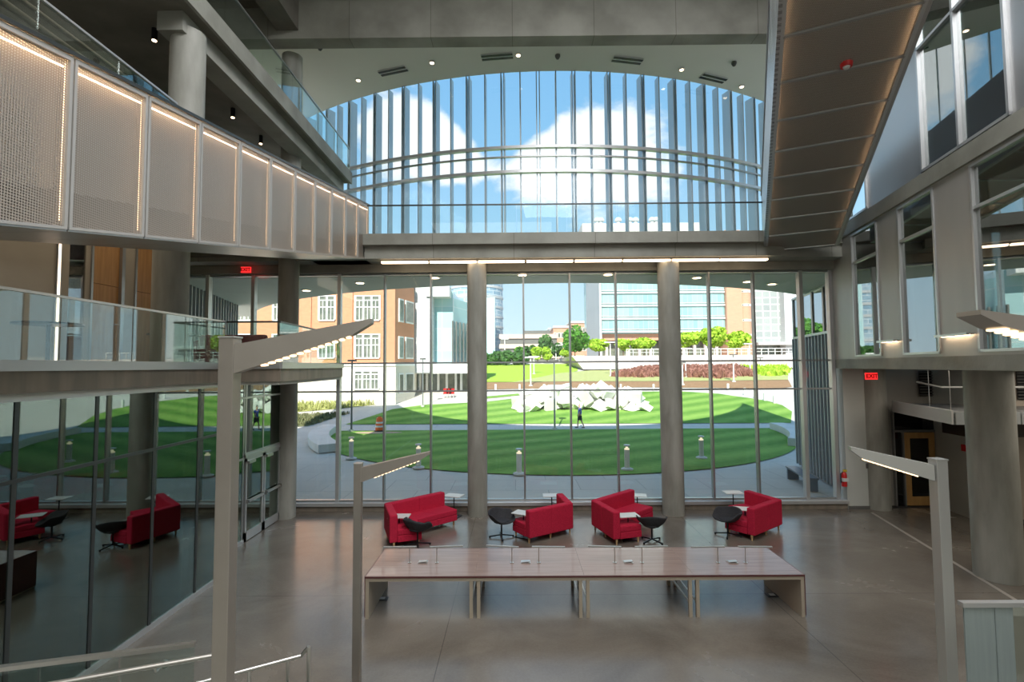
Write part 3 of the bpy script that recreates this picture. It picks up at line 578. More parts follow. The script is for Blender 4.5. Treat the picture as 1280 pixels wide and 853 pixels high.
# exit signs
def exit_sign(c, wd, label, rz=0):
    t = thing('exit_sign', label, 'sign', c, 'red exit signs', rz)
    MB().box(-wd/2,wd/2,-.03,.03,-wd*.3,wd*.3).build('housing', M['exitred'], t, world=False)
    cu = bpy.data.curves.new('lettering', 'FONT'); cu.body = 'EXIT'; cu.size = wd*.5; cu.align_x = 'CENTER'; cu.align_y = 'CENTER'; cu.extrude = .003; cu.offset = .004; cu.materials.append(M['exitlet'])
    tmp = bpy.data.objects.new('tmp', cu); me = bpy.data.meshes.new_from_object(tmp); bpy.data.objects.remove(tmp); me.name = 'lettering'
    o = bpy.data.objects.new('lettering', me); C.objects.link(o); o.parent = t; o.rotation_euler = (PI/2,0,0); o.location = (0,-.033,0); return t
exit_sign(at_y(307.5,337.5,15.3), .30, 'red exit sign hanging below the beam at the upper left windows')
exit_sign(at_y(1089,470.5,14.2), .32, 'red exit sign under the slab at the right concrete column')
# wall details
def wall_thing(px, py, y, name, label, cat, parts):
    c = at_y(px, py, y); t = thing(name, label, cat, (c.x, c.y, c.z)); return c, t
c, t = wall_thing(1054, 598, 15.6, 0 or 'fire_extinguisher', 'red fire extinguisher on the white wall beside the glazing', 'extinguisher', 0)
t.location.z = c.z-.25
zz = c.z-.25; MB().lathe([(.03,zz),(.075,zz+.01),(.08,zz+.04),(.08,zz+.36),(.06,zz+.42),(.03,zz+.45)], 18, (c.x,c.y-.04)).build('cylinder', M['redpl'], t, smooth=True)
MB().box(c.x-.085,c.x+.085,c.y-.125,c.y-.02,zz+.17,zz+.27).build('label_band', M['whitetop'], t)
MB().box(c.x-.02,c.x+.09,c.y-.06,c.y-.02,zz+.45,zz+.52).build('valve_handle', mat('yellow_tag', (.7,.5,.05), .5), t)
MB().tube([(c.x-.03,c.y-.05,zz+.46),(c.x-.1,c.y-.05,zz+.4),(c.x-.1,c.y-.05,zz+.12)], .012).build('hose', M['black'], t)
c = at_y(1200,558,14.9); t = thing('fire_pull', 'small red fire alarm box on the white side wall', 'alarm', (13.1,14.6,2.0)); MB().box(13.06,13.1,14.55,14.75,1.93,2.12).build('alarm_box', M['redpl'], t)
c = at_y(1067.5,587,15.3); t = thing('wall_switch', 'small grey wall switch beside the right concrete column', 'switch', (10.93,15.64,1.35)); MB().box(10.90,10.97,15.63,15.66,1.25,1.4).build('switch_plate', M['grey_d'], t)
# hall ceiling fittings
nm = ['near the upper left glass guard','above the left end of the arched glazing','left of the arch crown','at the arch crown','right of the arch crown','near the right ramp']
for i, (px, py) in enumerate(((429,57),(448,100),(540,78),(648,68.6),(852,86.6),(927,108))):
    p = at_z(px, py, 15.19); t = thing('down_light', 'small warm recessed downlight in the pale ceiling, ' + nm[i], 'light', (p.x,p.y,15.18), 'downlights in the arched ceiling')
    MB().cyl((p.x,p.y,15.165),(p.x,p.y,15.2),.10,n=16).build('trim_ring', M['whitetop'], t); MB().cyl((p.x,p.y,15.155),(p.x,p.y,15.165),.07,n=16).build('lens', M['bulb'], t)
nm = ['leftmost of the four','second from the left of the four','third from the left of the four','rightmost of the four']
for i, (xa, ya, xb, yb) in enumerate(((475,92,508,85),(602,72,641,69),(766,73,802,77),(877,94,906,101))):
    a, b = at_z(xa, ya, 15.19), at_z(xb, yb, 15.19); t = thing('slot_vent', 'dark double slot air vent in the arched ceiling, ' + nm[i], 'vent', (a.x,a.y,15.18), 'slot vents in the arched ceiling')
    dd = (b-a).normalized(); n_ = Vector((-dd.y,dd.x,0))
    MB().bar(a-Vector((0,0,.01)), b-Vector((0,0,.01)), .34, .03).build('frame', M['whitetop'], t)
    for s_ in (-.09,.09): MB().bar(a+n_*s_-Vector((0,0,.03)), b+n_*s_-Vector((0,0,.03)), .1, .02).build('slot', M['black'], t)
for i, (px, py) in enumerate(((697,69),(917.5,78),(400,58))):
    p = at_z(px, py, 15.19); t = thing('ceiling_sensor', 'tiny dark ceiling sensor, ' + ('right of the arch crown','close to the right ramp','at the far left of the pale ceiling')[i], 'sensor', (p.x,p.y,15.1))
    MB().lathe([(.09,15.19),(.09,15.14),(.05,15.06),(.01,15.04)], 14, (p.x,p.y)).build('dome', M['grey_d'], t)
# canopy lights outdoors
nm = ['leftmost','second from the left','third from the left','left of the middle pair','right of the middle pair','third from the right','second from the right','rightmost']
for i, (px, py) in enumerate(((383,363),(450,353.5),(544,347),(653,343.5),(760,343),(871,347),(934,352),(965,355))):
    p = at_z(px, py, 7.44); t = thing('canopy_light', 'round recessed light in the outdoor canopy soffit, ' + nm[i], 'light', (p.x,p.y,7.43), 'recessed lights in the outdoor canopy')
    MB().cyl((p.x,p.y,7.42),(p.x,p.y,7.46),.20,n=18).build('trim_ring', M['whitetop'], t); MB().cyl((p.x,p.y,7.41),(p.x,p.y,7.42),.13,n=18).build('lens', M['bulb'], t)
# exterior wings with standing-seam metal
def wing(name, p0, p1, z0, z1, side):
    a, b = Vector((*p0,0)), Vector((*p1,0)); d = (b-a); L = d.length; d.normalize(); n = Vector((d.y,-d.x,0))*side
    mb = MB(); q = [a, b, b-n*.3, a-n*.3]; mb.prism([v.xy for v in q], z0, z1); 
    k = int(L/.36)
    for i in range(k+1): p = a+d*(L*i/k); mb.prism([(p-d*.03).xy,(p+d*.03).xy,(p+d*.03+n*.09).xy,(p-d*.03+n*.09).xy], z0, z1)
    return struct(name, mb, mat(name+'_seam', (.44,.46,.48), .5, metal=.4))
wing('wall_wing_right', (10.95,16.1), (12.55,22.3), .1, 5.62, -1); wing('wall_wing_left', (-11.2,16.3), (-13.0,23), .1, 7.45, 1)
struct('wall_wing_right_end', MB().prism([(12.55,22.3),(12.85,22.3),(14.5,20.5),(11.2,16)], .1, 5.6), M['grey_d'])
o = bpy.data.objects.new('window_20', None); C.objects.link(o); o.location = (10.95,16.1,5.62); o['kind'] = 'structure'
a, b = Vector((10.95,16.1,0)), Vector((12.55,22.3,0)); f = MB()
for i in range(6): p = a.lerp(b, i/5); f.box(p.x-.03,p.x+.05,p.y-.04,p.y+.04,5.62,7.45)
f.bar((a.x,a.y,5.66),(b.x,b.y,5.66),.12,.1); f.bar((a.x,a.y,7.4),(b.x,b.y,7.4),.12,.08); f.build('frame', M['frame'], o)
MB().bar((a.x+.03,a.y,6.5),(b.x+.03,b.y,6.5),.012,1.7).build('pane', glass('wing_glazing', (.3,.35,.38), .5, fres=.4), o)
struct('wall_wing_room', MB().bar((a.x+1.2,a.y,6.5),(b.x+1.2,b.y,6.5),.05,1.9), M['dark'])
# interior lighting: added fill without fixtures under the closed roof and slabs, and a room lamp
sk = MB().box(-3.5,6.5,-3.0,9,16.28,16.34); 
area('roof_fill', (2.8,2.5,16.2), 8, 12, 2500, (.98,.98,1.0))  # added fill in place of a skylight; the roof above has no opening
area('roof_fill_rear', (1.5,-6,14.0), 14, 6, 900, (1,.97,.92))  # second added fill, hung over the rear of the hall
area('left_gallery_fill', (-7.9,8,8.05), 1.2, 9, 45, (1,.82,.62)); area('left_gallery_fill', (-9.0,7,11.3), 2, 8, 22, (1,.86,.7))  # unseen area fills added to brighten the left galleries
area('right_soffit_fill', (13.0,10.5,4.3), 5, 6, 150, (1,.9,.78)); area('left_room_fill', (-9.5,9,4.05), 3, 8, 9, (1,.9,.8))  # unseen area fills added for the right ground level and left dark room
area('right_room_lamp', RW(9,2,8.2), 2, 8, 30, (1,.88,.75))
# ================================================================== OUTSIDE
def gradmat(name, fn): return fn(name)
def grass_mat(name, ca, cb, stripe=None, ang=0.0, noise=.25):
    m, nt, out = newmat(name); p = N(nt, 'ShaderNodeBsdfPrincipled'); p.inputs['Roughness'].default_value = .9; p.inputs['Specular IOR Level'].default_value = .15; nt.links.new(p.outputs[0], out.inputs[0])
    tc = N(nt, 'ShaderNodeTexCoord'); no = N(nt, 'ShaderNodeTexNoise', Scale=3.0, Detail=8, Roughness=.7); nt.links.new(tc.outputs['Object'], no.inputs['Vector']); fac = no.outputs[0]
    if stripe:
        mp = N(nt, 'ShaderNodeMapping'); mp.inputs['Rotation'].default_value = (0,0,ang); nt.links.new(tc.outputs['Object'], mp.inputs[0]); sp = N(nt, 'ShaderNodeSeparateXYZ'); nt.links.new(mp.outputs[0], sp.inputs[0])
        q = N(nt, 'ShaderNodeMath', operation='MULTIPLY'); q.inputs[1].default_value = 2*PI/stripe; nt.links.new(sp.outputs[0], q.inputs[0]); s_ = N(nt, 'ShaderNodeMath', operation='SINE'); nt.links.new(q.outputs[0], s_.inputs[0])
        a = N(nt, 'ShaderNodeMath', operation='MULTIPLY_ADD'); a.inputs[1].default_value = .22; nt.links.new(s_.outputs[0], a.inputs[0]); nt.links.new(fac, a.inputs[2]); fac = a.outputs[0]
    r = N(nt, 'ShaderNodeValToRGB'); e = r.color_ramp.elements; e[0].position = .5-noise; e[1].position = .5+noise; e[0].color = rgb(ca); e[1].color = rgb(cb); nt.links.new(fac, r.inputs[0]); nt.links.new(r.outputs[0], p.inputs['Base Color'])
    return m
M['lawn'] = grass_mat('striped_lawn', (.10,.24,.035), (.27,.43,.09), 2.4, 1.05, .35)
M['meadow'] = grass_mat('bright_meadow', (.26,.44,.04), (.45,.62,.08)); M['tangrass'] = grass_mat('dry_slope_grass', (.33,.37,.14), (.52,.50,.22))
M['mulch'] = grass_mat('brown_mulch', (.25,.14,.075), (.40,.25,.14)); M['redshrub'] = mat('red_brown_shrub', (.22,.09,.07), .9, c2=(.35,.17,.13), scale=4)
M['ornamental'] = grass_mat('ornamental_grass', (.24,.28,.08), (.50,.48,.20)); M['greyplant'] = grass_mat('grey_groundcover', (.10,.13,.05), (.24,.22,.12))
M['paving'] = brickmat('pale_paving', (.63,.59,.53), (.59,.55,.49), (.40,.38,.34), .42, 1.0, .7, .006, .8, .5, 'xy')
M['stone_w'] = mat('white_stone', (.86,.85,.82), .7, c2=(.74,.72,.68), scale=.8, bump=.4)
M['bench'] = mat('pale_cast_concrete', (.68,.67,.64), .6, c2=(.6,.59,.56), scale=1)
M['brick'] = brickmat('orange_brick', (.68,.28,.14), (.58,.22,.11), (.66,.42,.28), 4.5, .9, .3, .03)
M['brick_y'] = brickmat('orange_brick_side', (.68,.28,.14), (.58,.22,.11), (.66,.42,.28), 4.5, .9, .3, .03, axes='yz')
M['limestone'] = brickmat('limestone', (.80,.74,.62), (.76,.70,.58), (.62,.56,.46), 1.0, 1.4, .6, .012)
M['winwhite'] = mat('white_window_frame', (.8,.8,.76), .5); M['winpane'] = mat('dark_green_pane', (.12,.14,.11), .15, spec=.8, c2=(.25,.25,.2), scale=1.5)
M['white_b'] = brickmat('white_clapboard', (.55,.56,.57), (.52,.54,.55), (.40,.42,.43), 1.0, 4, .45, .02)
M['curtainwall'] = brickmat('aqua_curtain_wall', (.24,.42,.42), (.34,.52,.51), (.42,.55,.54), 1.0, 1.1, 2.84, .05, .2, 0)
M['aquaglass'] = brickmat('pale_aqua_glazing', (.40,.62,.64), (.50,.70,.70), (.7,.76,.76), 1.0, 1.2, 2.4, .03, .15, 0)
M['towerglass'] = brickmat('blue_tower_glazing', (.22,.34,.44), (.36,.46,.54), (.52,.58,.62), 1.0, 2.2, 1.2, .10, .2, .5)
M['whitegrid'] = brickmat('white_grid_cladding', (.30,.33,.33), (.38,.41,.40), (.70,.70,.68), 1.0, 1.8, 1.6, .12, .3, 0)
M['peach'] = brickmat('peach_brick', (.66,.32,.20), (.60,.28,.18), (.62,.38,.28), 1.6, .9, .3, .03)
M['greyslab'] = mat('pale_grey_cladding', (.48,.49,.50), .6, c2=(.44,.45,.46), scale=.1)
M['garage'] = mat('pinkish_precast', (.62,.48,.40), .8, c2=(.56,.43,.36), scale=.3)
M['retain'] = mat('pale_pink_retaining', (.60,.52,.47), .8, c2=(.54,.47,.43), scale=.4)
M['trunk'] = mat('bark', (.16,.11,.07), .9)
def leafmat(n, a, b):
    m, nt, out = newmat(n); p = N(nt, 'ShaderNodeBsdfPrincipled'); p.inputs['Roughness'].default_value = .7; p.inputs['Specular IOR Level'].default_value = .2
    tc = N(nt, 'ShaderNodeTexCoord'); no = N(nt, 'ShaderNodeTexNoise', Scale=1.6, Detail=3); nt.links.new(tc.outputs['Object'], no.inputs['Vector']); r = N(nt, 'ShaderNodeValToRGB'); e = r.color_ramp.elements
    e[0].position = .35; e[1].position = .65; e[0].color = rgb(a); e[1].color = rgb(b); nt.links.new(no.outputs[0], r.inputs[0]); nt.links.new(r.outputs[0], p.inputs['Base Color'])
    t = N(nt, 'ShaderNodeBsdfTranslucent'); nt.links.new(r.outputs[0], t.inputs[0]); mx = N(nt, 'ShaderNodeMixShader'); mx.inputs[0].default_value = .3
    nt.links.new(p.outputs[0], mx.inputs[1]); nt.links.new(t.outputs[0], mx.inputs[2]); nt.links.new(mx.outputs[0], out.inputs[0]); return m
M['leaf_lime'] = leafmat('lime_leaves', (.30,.52,.03), (.58,.74,.10)); M['leaf_green'] = leafmat('green_leaves', (.06,.22,.03), (.18,.42,.06)); M['leaf_dark'] = leafmat('dark_green_leaves', (.04,.12,.035), (.12,.26,.07))
M['white_m'] = mat('white_painted_metal', (.72,.72,.70), .5)
# ground
mb = MB(); ys = [15.7,38,51,60,100,400]
for a, b in zip(ys, ys[1:]): mb.quad((-160,a,hy(a)-.02),(200,a,hy(a)-.02),(200,b,hy(b)-.02),(-160,b,hy(b)-.02))
struct('ground', mb, M['paving'])
def patch(name, poly, m, dz=.02, kind='structure'):
    bm = bmesh.new(); vs = [bm.verts.new((p[0],p[1],0)) for p in poly]; bm.faces.new(vs)
    for y in (38,51,60,100):
        g = bm.verts[:]+bm.edges[:]+bm.faces[:]; bmesh.ops.bisect_plane(bm, geom=g, plane_co=(0,y,0), plane_no=(0,1,0))
    bmesh.ops.triangulate(bm, faces=bm.faces[:])
    for v in bm.verts: v.co.z = hy(v.co.y)+dz
    for f in bm.faces:
        if f.normal.z < 0: f.normal_flip()
    me = bpy.data.meshes.new(name); bm.to_mesh(me); bm.free(); me.materials.append(m); o = bpy.data.objects.new(name, me); C.objects.link(o); o['kind'] = kind; return o
def gp(pts): return [tuple(ground(*p).xy) for p in pts]
LC, LR = (2.6,36.0), 15.4
near = [(LC[0]+LR*math.cos(a), LC[1]+LR*math.sin(a)) for a in [math.radians(-176.5+173*i/40) for i in range(41)]]
y0 = 35.3
nl = [p for p in near if p[1] < y0-.05]
patch('lawn', [(nl[0][0]-.1,y0)]+nl+[(nl[-1][0]+.1,y0)], M['lawn'])
far = gp([(432,531),(460,522),(491,512),(530,506.5),(583,504),(610,502.5),(655,497),(700,494),(800,490),(849,489.5),(898,492.5),(937,498),(961,502),(978,507),(990,515),(994,530.5)])
far = [(p[0], max(p[1], 38.2)) for p in far]
patch('lawn', far, M['lawn'])
patch('lawn', gp([(603,499),(650,494.5),(648,492.5),(603,496.5)]), M['lawn'])
patch('mulch_bed', gp([(596,487.5),(700,485.5),(800,484.5),(975,486),(990,484),(985,475),(900,476.5),(740,477),(596,478.5)]), M['mulch'])
patch('meadow_grass', gp([(596,478),(650,478),(700,470),(722,464),(722,455.5),(596,455.5)]), M['meadow'], .04)
patch('slope_grass', gp([(640,478.5),(700,477.5),(850,477),(985,475.5),(985,462),(760,461.5),(700,467),(670,473)]), M['tangrass'], .05)
patch('planting_bed', gp([(340,504),(367,503),(415,498.6),(470,498.5),(490,502.5),(475,505.5),(422,511.4),(340,518)]), M['ornamental'])
patch('planting_bed', gp([(340,521),(367,520),(420,518),(436,517),(420,522),(385,533),(340,535)]), M['greyplant'])
e0 = ground(477,540); patch('gravel_patch', [(e0.x+1.6*math.cos(a), e0.y-.7+.55*math.sin(a)) for a in [2*PI*i/20 for i in range(20)]], mat('tan_gravel', (.50,.36,.24), .9, c2=(.42,.30,.2), scale=6), .03)
# tufts in the planting beds and the shrub bank: uncountable growth
def tufts(name, label, poly_px, n, h, m, wd=.05):
    random.seed(len(name)+n); pts = gp(poly_px); x0, x1 = min(p[0] for p in pts), max(p[0] for p in pts); y0, y1 = min(p[1] for p in pts), max(p[1] for p in pts); mb = MB()
    def inside(x, y):
        c = False
        for (ax, ay), (bx, by) in zip(pts, pts[1:]+pts[:1]):
            if (ay > y) != (by > y) and x < (bx-ax)*(y-ay)/(by-ay)+ax: c = not c
        return c
    k = 0
    while k < n:
        x, y = random.uniform(x0,x1), random.uniform(y0,y1)
        if not inside(x, y): k += .2; continue
        k += 1
        for _ in range(6):
            a = random.uniform(0, 2*PI); dx, dy = math.cos(a), math.sin(a); hh = h*random.uniform(.5,1); z = hy(y); sx = x+random.uniform(-.2,.2); sy = y+random.uniform(-.2,.2)
            mb.quad((sx-dy*wd,sy+dx*wd,z),(sx+dy*wd,sy-dx*wd,z),(sx+dx*hh*.4+dy*wd*.5,sy+dy*hh*.4,z+hh),(sx+dx*hh*.4-dy*wd*.5,sy+dy*hh*.4,z+hh))
    return tag(mb.build(name, m), label, 'plants', kind='stuff')
tufts('ornamental_grass', 'feathery yellow-green grass planted before the brick building', [(340,504),(367,503),(415,498.6),(470,499),(490,502.5),(475,505.5),(422,511.4),(340,518)], 500, .55, M['ornamental'])
tufts('low_groundcover', 'low grey-green plants in the bed by the curved path', [(340,521),(367,520),(420,518),(436,517),(420,522),(385,533),(340,535)], 350, .3, M['greyplant'], .06)
tufts('shrub_undergrowth', 'red-brown shrubs on the slope behind the lawn', [(765,471.5),(800,464),(835,461),(835,471),(800,473)], 420, .9, M['redshrub'], .22)
tufts('shrub_undergrowth', 'red-brown shrub bank below the retaining wall at the right', [(852,472),(858,459),(885,455.5),(915,459),(945,471),(900,474)], 600, 1.0, M['redshrub'], .22)
tufts('shrub_undergrowth', 'bright green shrubs beside the red-brown bank at far right', [(915,457),(985,455),(985,471),(955,471),(935,465)], 500, .9, M['leaf_lime'], .22)
# curved seat walls
def seatwall(label, r0, r1, a0, a1, c=LC):
    mb = MB(); n = 24; P = lambda a, r: (c[0]+r*math.cos(a), c[1]+r*math.sin(a)); A = [math.radians(a0+(a1-a0)*i/n) for i in range(n+1)]
    mb.prism([P(a,r1) for a in A]+[P(a,r0) for a in A[::-1]], .02, .46); o = mb.build('curved_bench', M['bench'], bevel=.02)
    p = P(A[n//2],(r0+r1)/2); o.data.transform(Matrix.Translation((-p[0],-p[1],0))); o.location = (p[0],p[1],0); tag(o, label, 'bench', 'curved seat walls around the lawn')
seatwall('curved white concrete seat wall at the left edge of the lawn', 15.3,16.5,-143,-178, (2.9,36))
seatwall('curved white concrete seat wall at the right edge of the lawn', 14.3,15.3,-36,-5, (3.4,36))
# lighted bollards
def bollard():
    t = thing('light_bollard', 'x', 'bollard', group='bollards along the lawn edge')
    MB().lathe([(.26,0),(.26,.05),(.14,.10)], 20).build('base', M['bench'], t, world=False, smooth=True)
    b = MB(); 
    for i in range(8): a = 2*PI*i/8; b.cyl((.085*math.cos(a),.085*math.sin(a),.1),(.085*math.cos(a),.085*math.sin(a),.86),.028,n=6)
    b.cyl((0,0,.1),(0,0,.86),.08).build('post', M['white_m'], t, world=False)
    MB().lathe([(.11,.86),(.11,.9),(.05,.93),(.05,1.0)], 16).build('lamp', emis('warm_bollard_lamp', (1,.85,.6), 1.1), t, world=False)
    MB().lathe([(.13,1.0),(.14,1.02),(.14,1.06),(.02,1.08)], 16).build('cap', M['frame_lt'], t, world=False); return t
b0 = bollard(); lb = ['silver light bollard nearest the curved bench on the left','silver light bollard behind the arm of the middle lamp post','silver light bollard just right of the left concrete column','silver light bollard left of the right concrete column','silver light bollard right of the right concrete column']
for i, (px, py) in enumerate(((439,574.5),(523,586),(649,594),(784,588),(877,573.5))):
    p = at_z(px, py, 0.0); t = b0 if i == 0 else dup(b0, p, 0); t.location = (p.x,p.y,.02); t['label'] = lb[i]
# street and path lamps
def pole(px, pb, ptop, Y, label, col='frame', r=.06, arm=False, head='disc'):
    p = at_y(px, pb, Y); z0 = hy(Y); zt_ = at_y(px, ptop, Y).z; t = thing('street_lamp', label, 'street lamp', (p.x, Y, z0)); m = M[col]
    MB().cyl((p.x,Y,z0),(p.x,Y,zt_-.1),r,r*.7,n=10).build('pole', m, t); MB().cyl((p.x,Y,z0),(p.x,Y,z0+.15),r*2.6,n=12).build('base', M['bench'], t)
    if head == 'disc': MB().cyl((p.x,Y,zt_-.12),(p.x,Y,zt_),r*4.5,n=16).build('lamp_head', M['grey_d'], t)
    elif head == 'arm': MB().bar((p.x,Y,zt_),(p.x+1.0,Y,zt_+.05),.3,.14).build('lamp_head', m, t)
    else: MB().bar((p.x-.8,Y,zt_),(p.x+.8,Y,zt_),.4,.16).build('lamp_head', m, t)
pole(439.3,538,450,35.0,'thin dark path lamp behind the curved bench at the left','grey_d',.07)
pole(693.5,537,450,35.1,'thin path lamp at the centre of the near path','frame',.07)
pole(528.5,511,448,46,'thin path lamp before the white building entrance','frame',.06)
for i, (px, pb, pt, Y) in enumerate(((663.5,486,447,58),(667.5,468,446,72),(763.5,475,428,68),(684,452,437,98),(689,452,435,97),(695,451,432,96),(702,450,431,99),(631,448,424,100),(853.5,483,453,58),(857.5,478,436,66),(917.5,483,443,60),(938,473,430,70),(951,470,447,75))):
    pole(px, pb, pt, Y, 'pale street lamp on the slope, ' + ['before the central meadow','just behind the central meadow lamp','left of the retaining wall trees','leftmost of the four by the round tree','second of the four by the round tree','third of the four by the round tree','nearest the round tree','before the pink garage','by the right column on the slope, short','by the right column behind the shrubs','right of the red-brown bank','before the white gridded tower','beside the ribbed wall'][i], 'white_m', .09 if Y < 80 else .12, head='arm' if 3 <= i <= 6 else 'disc' if i in (8,10,12) else 'tee')
# low white marker posts along the ring path
for i, px in enumerate((619.5,649.5,680,743,776,817,910,931,944,956,968)):
    py = 489 if px < 900 else 487+(px-905)*.28; p = ground(px, py); t = MB().box(p.x-.1,p.x+.1,p.y-.1,p.y+.1,p.z,p.z+.75).build('marker_post', M['white_m'], bevel=.03)
    t.data.transform(Matrix.Translation(-p)); t.location = p; tag(t, 'low white post beside the far ring path, ' + ['leftmost','second from the left','third from the left','fourth from the left','fifth from the left','left of the right column','sixth from the right edge of the lawn','fourth from the ribbed wall','third from the ribbed wall','second from the ribbed wall','nearest the ribbed wall'][i], 'post', 'white posts along the ring path')
# traffic barrel
p = at_z(474.5,539.5,0); t = thing('traffic_barrel', 'orange and white striped traffic barrel beside the lawn', 'barrel', (p.x,p.y,.02)); M['orange'] = mat('orange_plastic', (.85,.16,.03), .5)
MB().lathe([(.38,.02),(.38,.08),(.3,.1)], 20, (p.x,p.y)).build('base', M['black'], t)
zs_ = [.1,.3,.42,.56,.68,.95]; rs = [.30,.285,.275,.26,.25,.22]
for i in range(5): MB().lathe([(rs[i],zs_[i]),(rs[i+1],zs_[i+1])], 20, (p.x,p.y)).build('orange_band' if i % 2 == 0 else 'white_band', M['orange'] if i % 2 == 0 else M['whitetop'], t)
MB().box(p.x-.12,p.x+.12,p.y-.02,p.y+.02,.95,1.03).build('handle', M['orange'], t)
# white stone sculpture: jumbled angular slabs
random.seed(21); a_, b_ = at_y(640,500,44.5), at_y(812,500,44.5); t = thing('stone_sculpture', 'long pile of jagged white stone slabs on the lawn', 'sculpture', ((a_.x+b_.x)/2,44.5,hy(44.5)))
for i in range(90):
    u = (i+random.random())/90; x = a_.x+.5+(b_.x-a_.x-1.0)*u; y = 44.5+random.uniform(-1.3,1.3); e = min(1, min(u,1-u)*5+.35); z = hy(y)+random.uniform(.15,1.75)*e
    bm = bmesh.new(); bmesh.ops.create_cube(bm, size=1); S = Vector((random.uniform(.7,1.7),random.uniform(.3,.8),random.uniform(.6,1.3)))
    R_ = Euler((random.uniform(-.7,.7),random.uniform(-.9,.9),random.uniform(-.8,.8))).to_matrix()
    for v in bm.verts: v.co = R_ @ Vector([v.co[k]*S[k]*random.uniform(.75,1.1) for k in range(3)])
    for v in bm.verts: v.co.z = max(v.co.z, hy(y)-z-.05)
    me = bpy.data.meshes.new('stone_slab'); bm.to_mesh(me); bm.free(); me.materials.append(M['stone_w']); o = bpy.data.objects.new('stone_slab', me); C.objects.link(o); o.parent = t; o.location = Vector((x,y,z))-t.location
# walking person
p = at_z(725,535.5,0); t = thing('person', 'person in a blue shirt and dark shorts walking along the path', 'person', (p.x,p.y,.02), rz=.15)
def skin(name, verts, edges, rad, m, par, root=0, sub=2):
    me = bpy.data.meshes.new(name); me.from_pydata(verts, edges, []); me.materials.append(m); o = bpy.data.objects.new(name, me); C.objects.link(o); o.parent = par
    sk = o.modifiers.new('skin','SKIN'); sv = me.skin_vertices[0].data
    for i, r in enumerate(rad): sv[i].radius = r if isinstance(r, tuple) else (r, r); sv[i].use_root = (i == root)
    sk.use_smooth_shade = True; s_ = o.modifiers.new('sub','SUBSURF'); s_.levels = sub; s_.render_levels = sub; return o
SK = mat('skin', (.55,.32,.22), .6)
# walking to the left (-x): torso, legs mid-stride, arms swinging
V = [(0,0,.92),(0,0,1.10),(0,0,1.32),(-.01,0,1.46),(-.03,0,1.55),(-.05,0,1.68),
     (0,-.17,1.40),(-.06,-.22,1.14),(-.17,-.22,.93),(-.2,-.22,.83),(0,.17,1.40),(.12,.22,1.16),(.10,.22,.92),(.08,.22,.83),
     (0,-.09,.86),(.10,-.09,.48),(.28,-.09,.10),(.20,-.09,.03),(0,.09,.86),(-.12,.09,.48),(-.14,.09,.08),(-.26,.09,.03)]
E = [(0,1),(1,2),(2,3),(3,4),(4,5),(2,6),(6,7),(7,8),(8,9),(2,10),(10,11),(11,12),(12,13),(0,14),(14,15),(15,16),(16,17),(0,18),(18,19),(19,20),(20,21)]
Rr = [(.13,.11),(.12,.10),(.15,.11),.055,.06,.095,.06,.045,.035,.03,.06,.045,.035,.03,.085,.055,.04,.035,.085,.055,.04,.035]
skin('body', V, E, Rr, SK, t)
skin('shirt', [(0,0,.93),(0,0,1.12),(0,0,1.34),(0,0,1.44),(0,-.19,1.40),(-.04,-.235,1.20),(0,.19,1.40),(.08,.235,1.20)], [(0,1),(1,2),(2,3),(2,4),(4,5),(2,6),(6,7)], [(.155,.14),(.15,.13),(.18,.14),.07,.08,.07,.08,.07], mat('blue_cotton', (.03,.09,.5), .8), t, 1)
skin('shorts', [(0,0,.94),(0,-.09,.84),(.07,-.09,.52),(0,.09,.84),(-.08,.09,.52)], [(0,1),(1,2),(0,3),(3,4)], [(.15,.14),.115,.10,.115,.10], mat('dark_cotton', (.03,.035,.04), .8), t)
skin('hair', [(-.03,0,1.72),(.0,0,1.73)], [(0,1)], [.09,.09], mat('brown_hair', (.06,.035,.02), .8), t)
for s_, x in ((-.09,.22),(.09,-.2)): MB().box(x-.13,x+.1,s_-.05,s_+.05,.0,.08).build('shoe', M['grey_d'], t, world=False, bevel=.02)
# metal bench by the ribbed wall
t = thing('metal_bench', 'dark slate bench with solid slab ends beside the ribbed wall', 'bench', (11.8,19.5,.0)); a, b = at_z(984,586,.45), at_z(1003,597,.45)
M['slate'] = mat('blue_slate_metal', (.17,.2,.24), .4, metal=.4); q = Vector((10.45,17.75,0)); q2 = Vector((10.9,19.9,0)); t.location = (10.7,18.8,0)
MB().bar((q.x,q.y,.45),(q2.x,q2.y,.45),.42,.06).build('seat', M['slate'], t)
for f_ in (.03,.9): r = q.lerp(q2, f_); MB().bar((r.x,r.y,.21),(r.x+.02,r.y+.1,.21),.4,.42).build('leg', M['slate'], t)
# ---------------------------------------------------------------- buildings
def building(name, label, loc): return thing(name, label, 'building', loc)
def sashwin(par, x, y, z0, z1, wd, n=3, face='y', pane='winpane'):
    f = MB(); g = MB()
    def bx(mb, u0, u1, d0, d1, a, b):
        if face == 'y': mb.box(x+u0,x+u1,y-d1,y-d0,a,b)
        else: mb.box(x+d0,x+d1,y+u0,y+u1,a,b)
    bx(f,-wd/2,wd/2,0,.12,z0-.12,z0); bx(f,-wd/2,wd/2,0,.08,z1-.1,z1); zm = z0+(z1-z0)*.52; zu = z0+(z1-z0)*.8
    for i in range(n+1): u = -wd/2+wd*i/n; bx(f,u-.09,u+.09,0,.09,z0,z1)
    bx(f,-wd/2,wd/2,0,.07,zm-.05,zm+.05); bx(f,-wd/2,wd/2,0,.07,zu-.05,zu+.05)
    for i in range(n): u = -wd/2+wd*(i+.5)/n; bx(f,u-.03,u+.03,0,.06,z0,zu)
    fo = f.build('window', M['winwhite'], par); bx(g,-wd/2,wd/2,-.02,.02,z0,z1); g.build('pane', M[pane], fo)
YB = 47.5; xr = at_y(493.5,450,YB).x; gb = hy(YB)
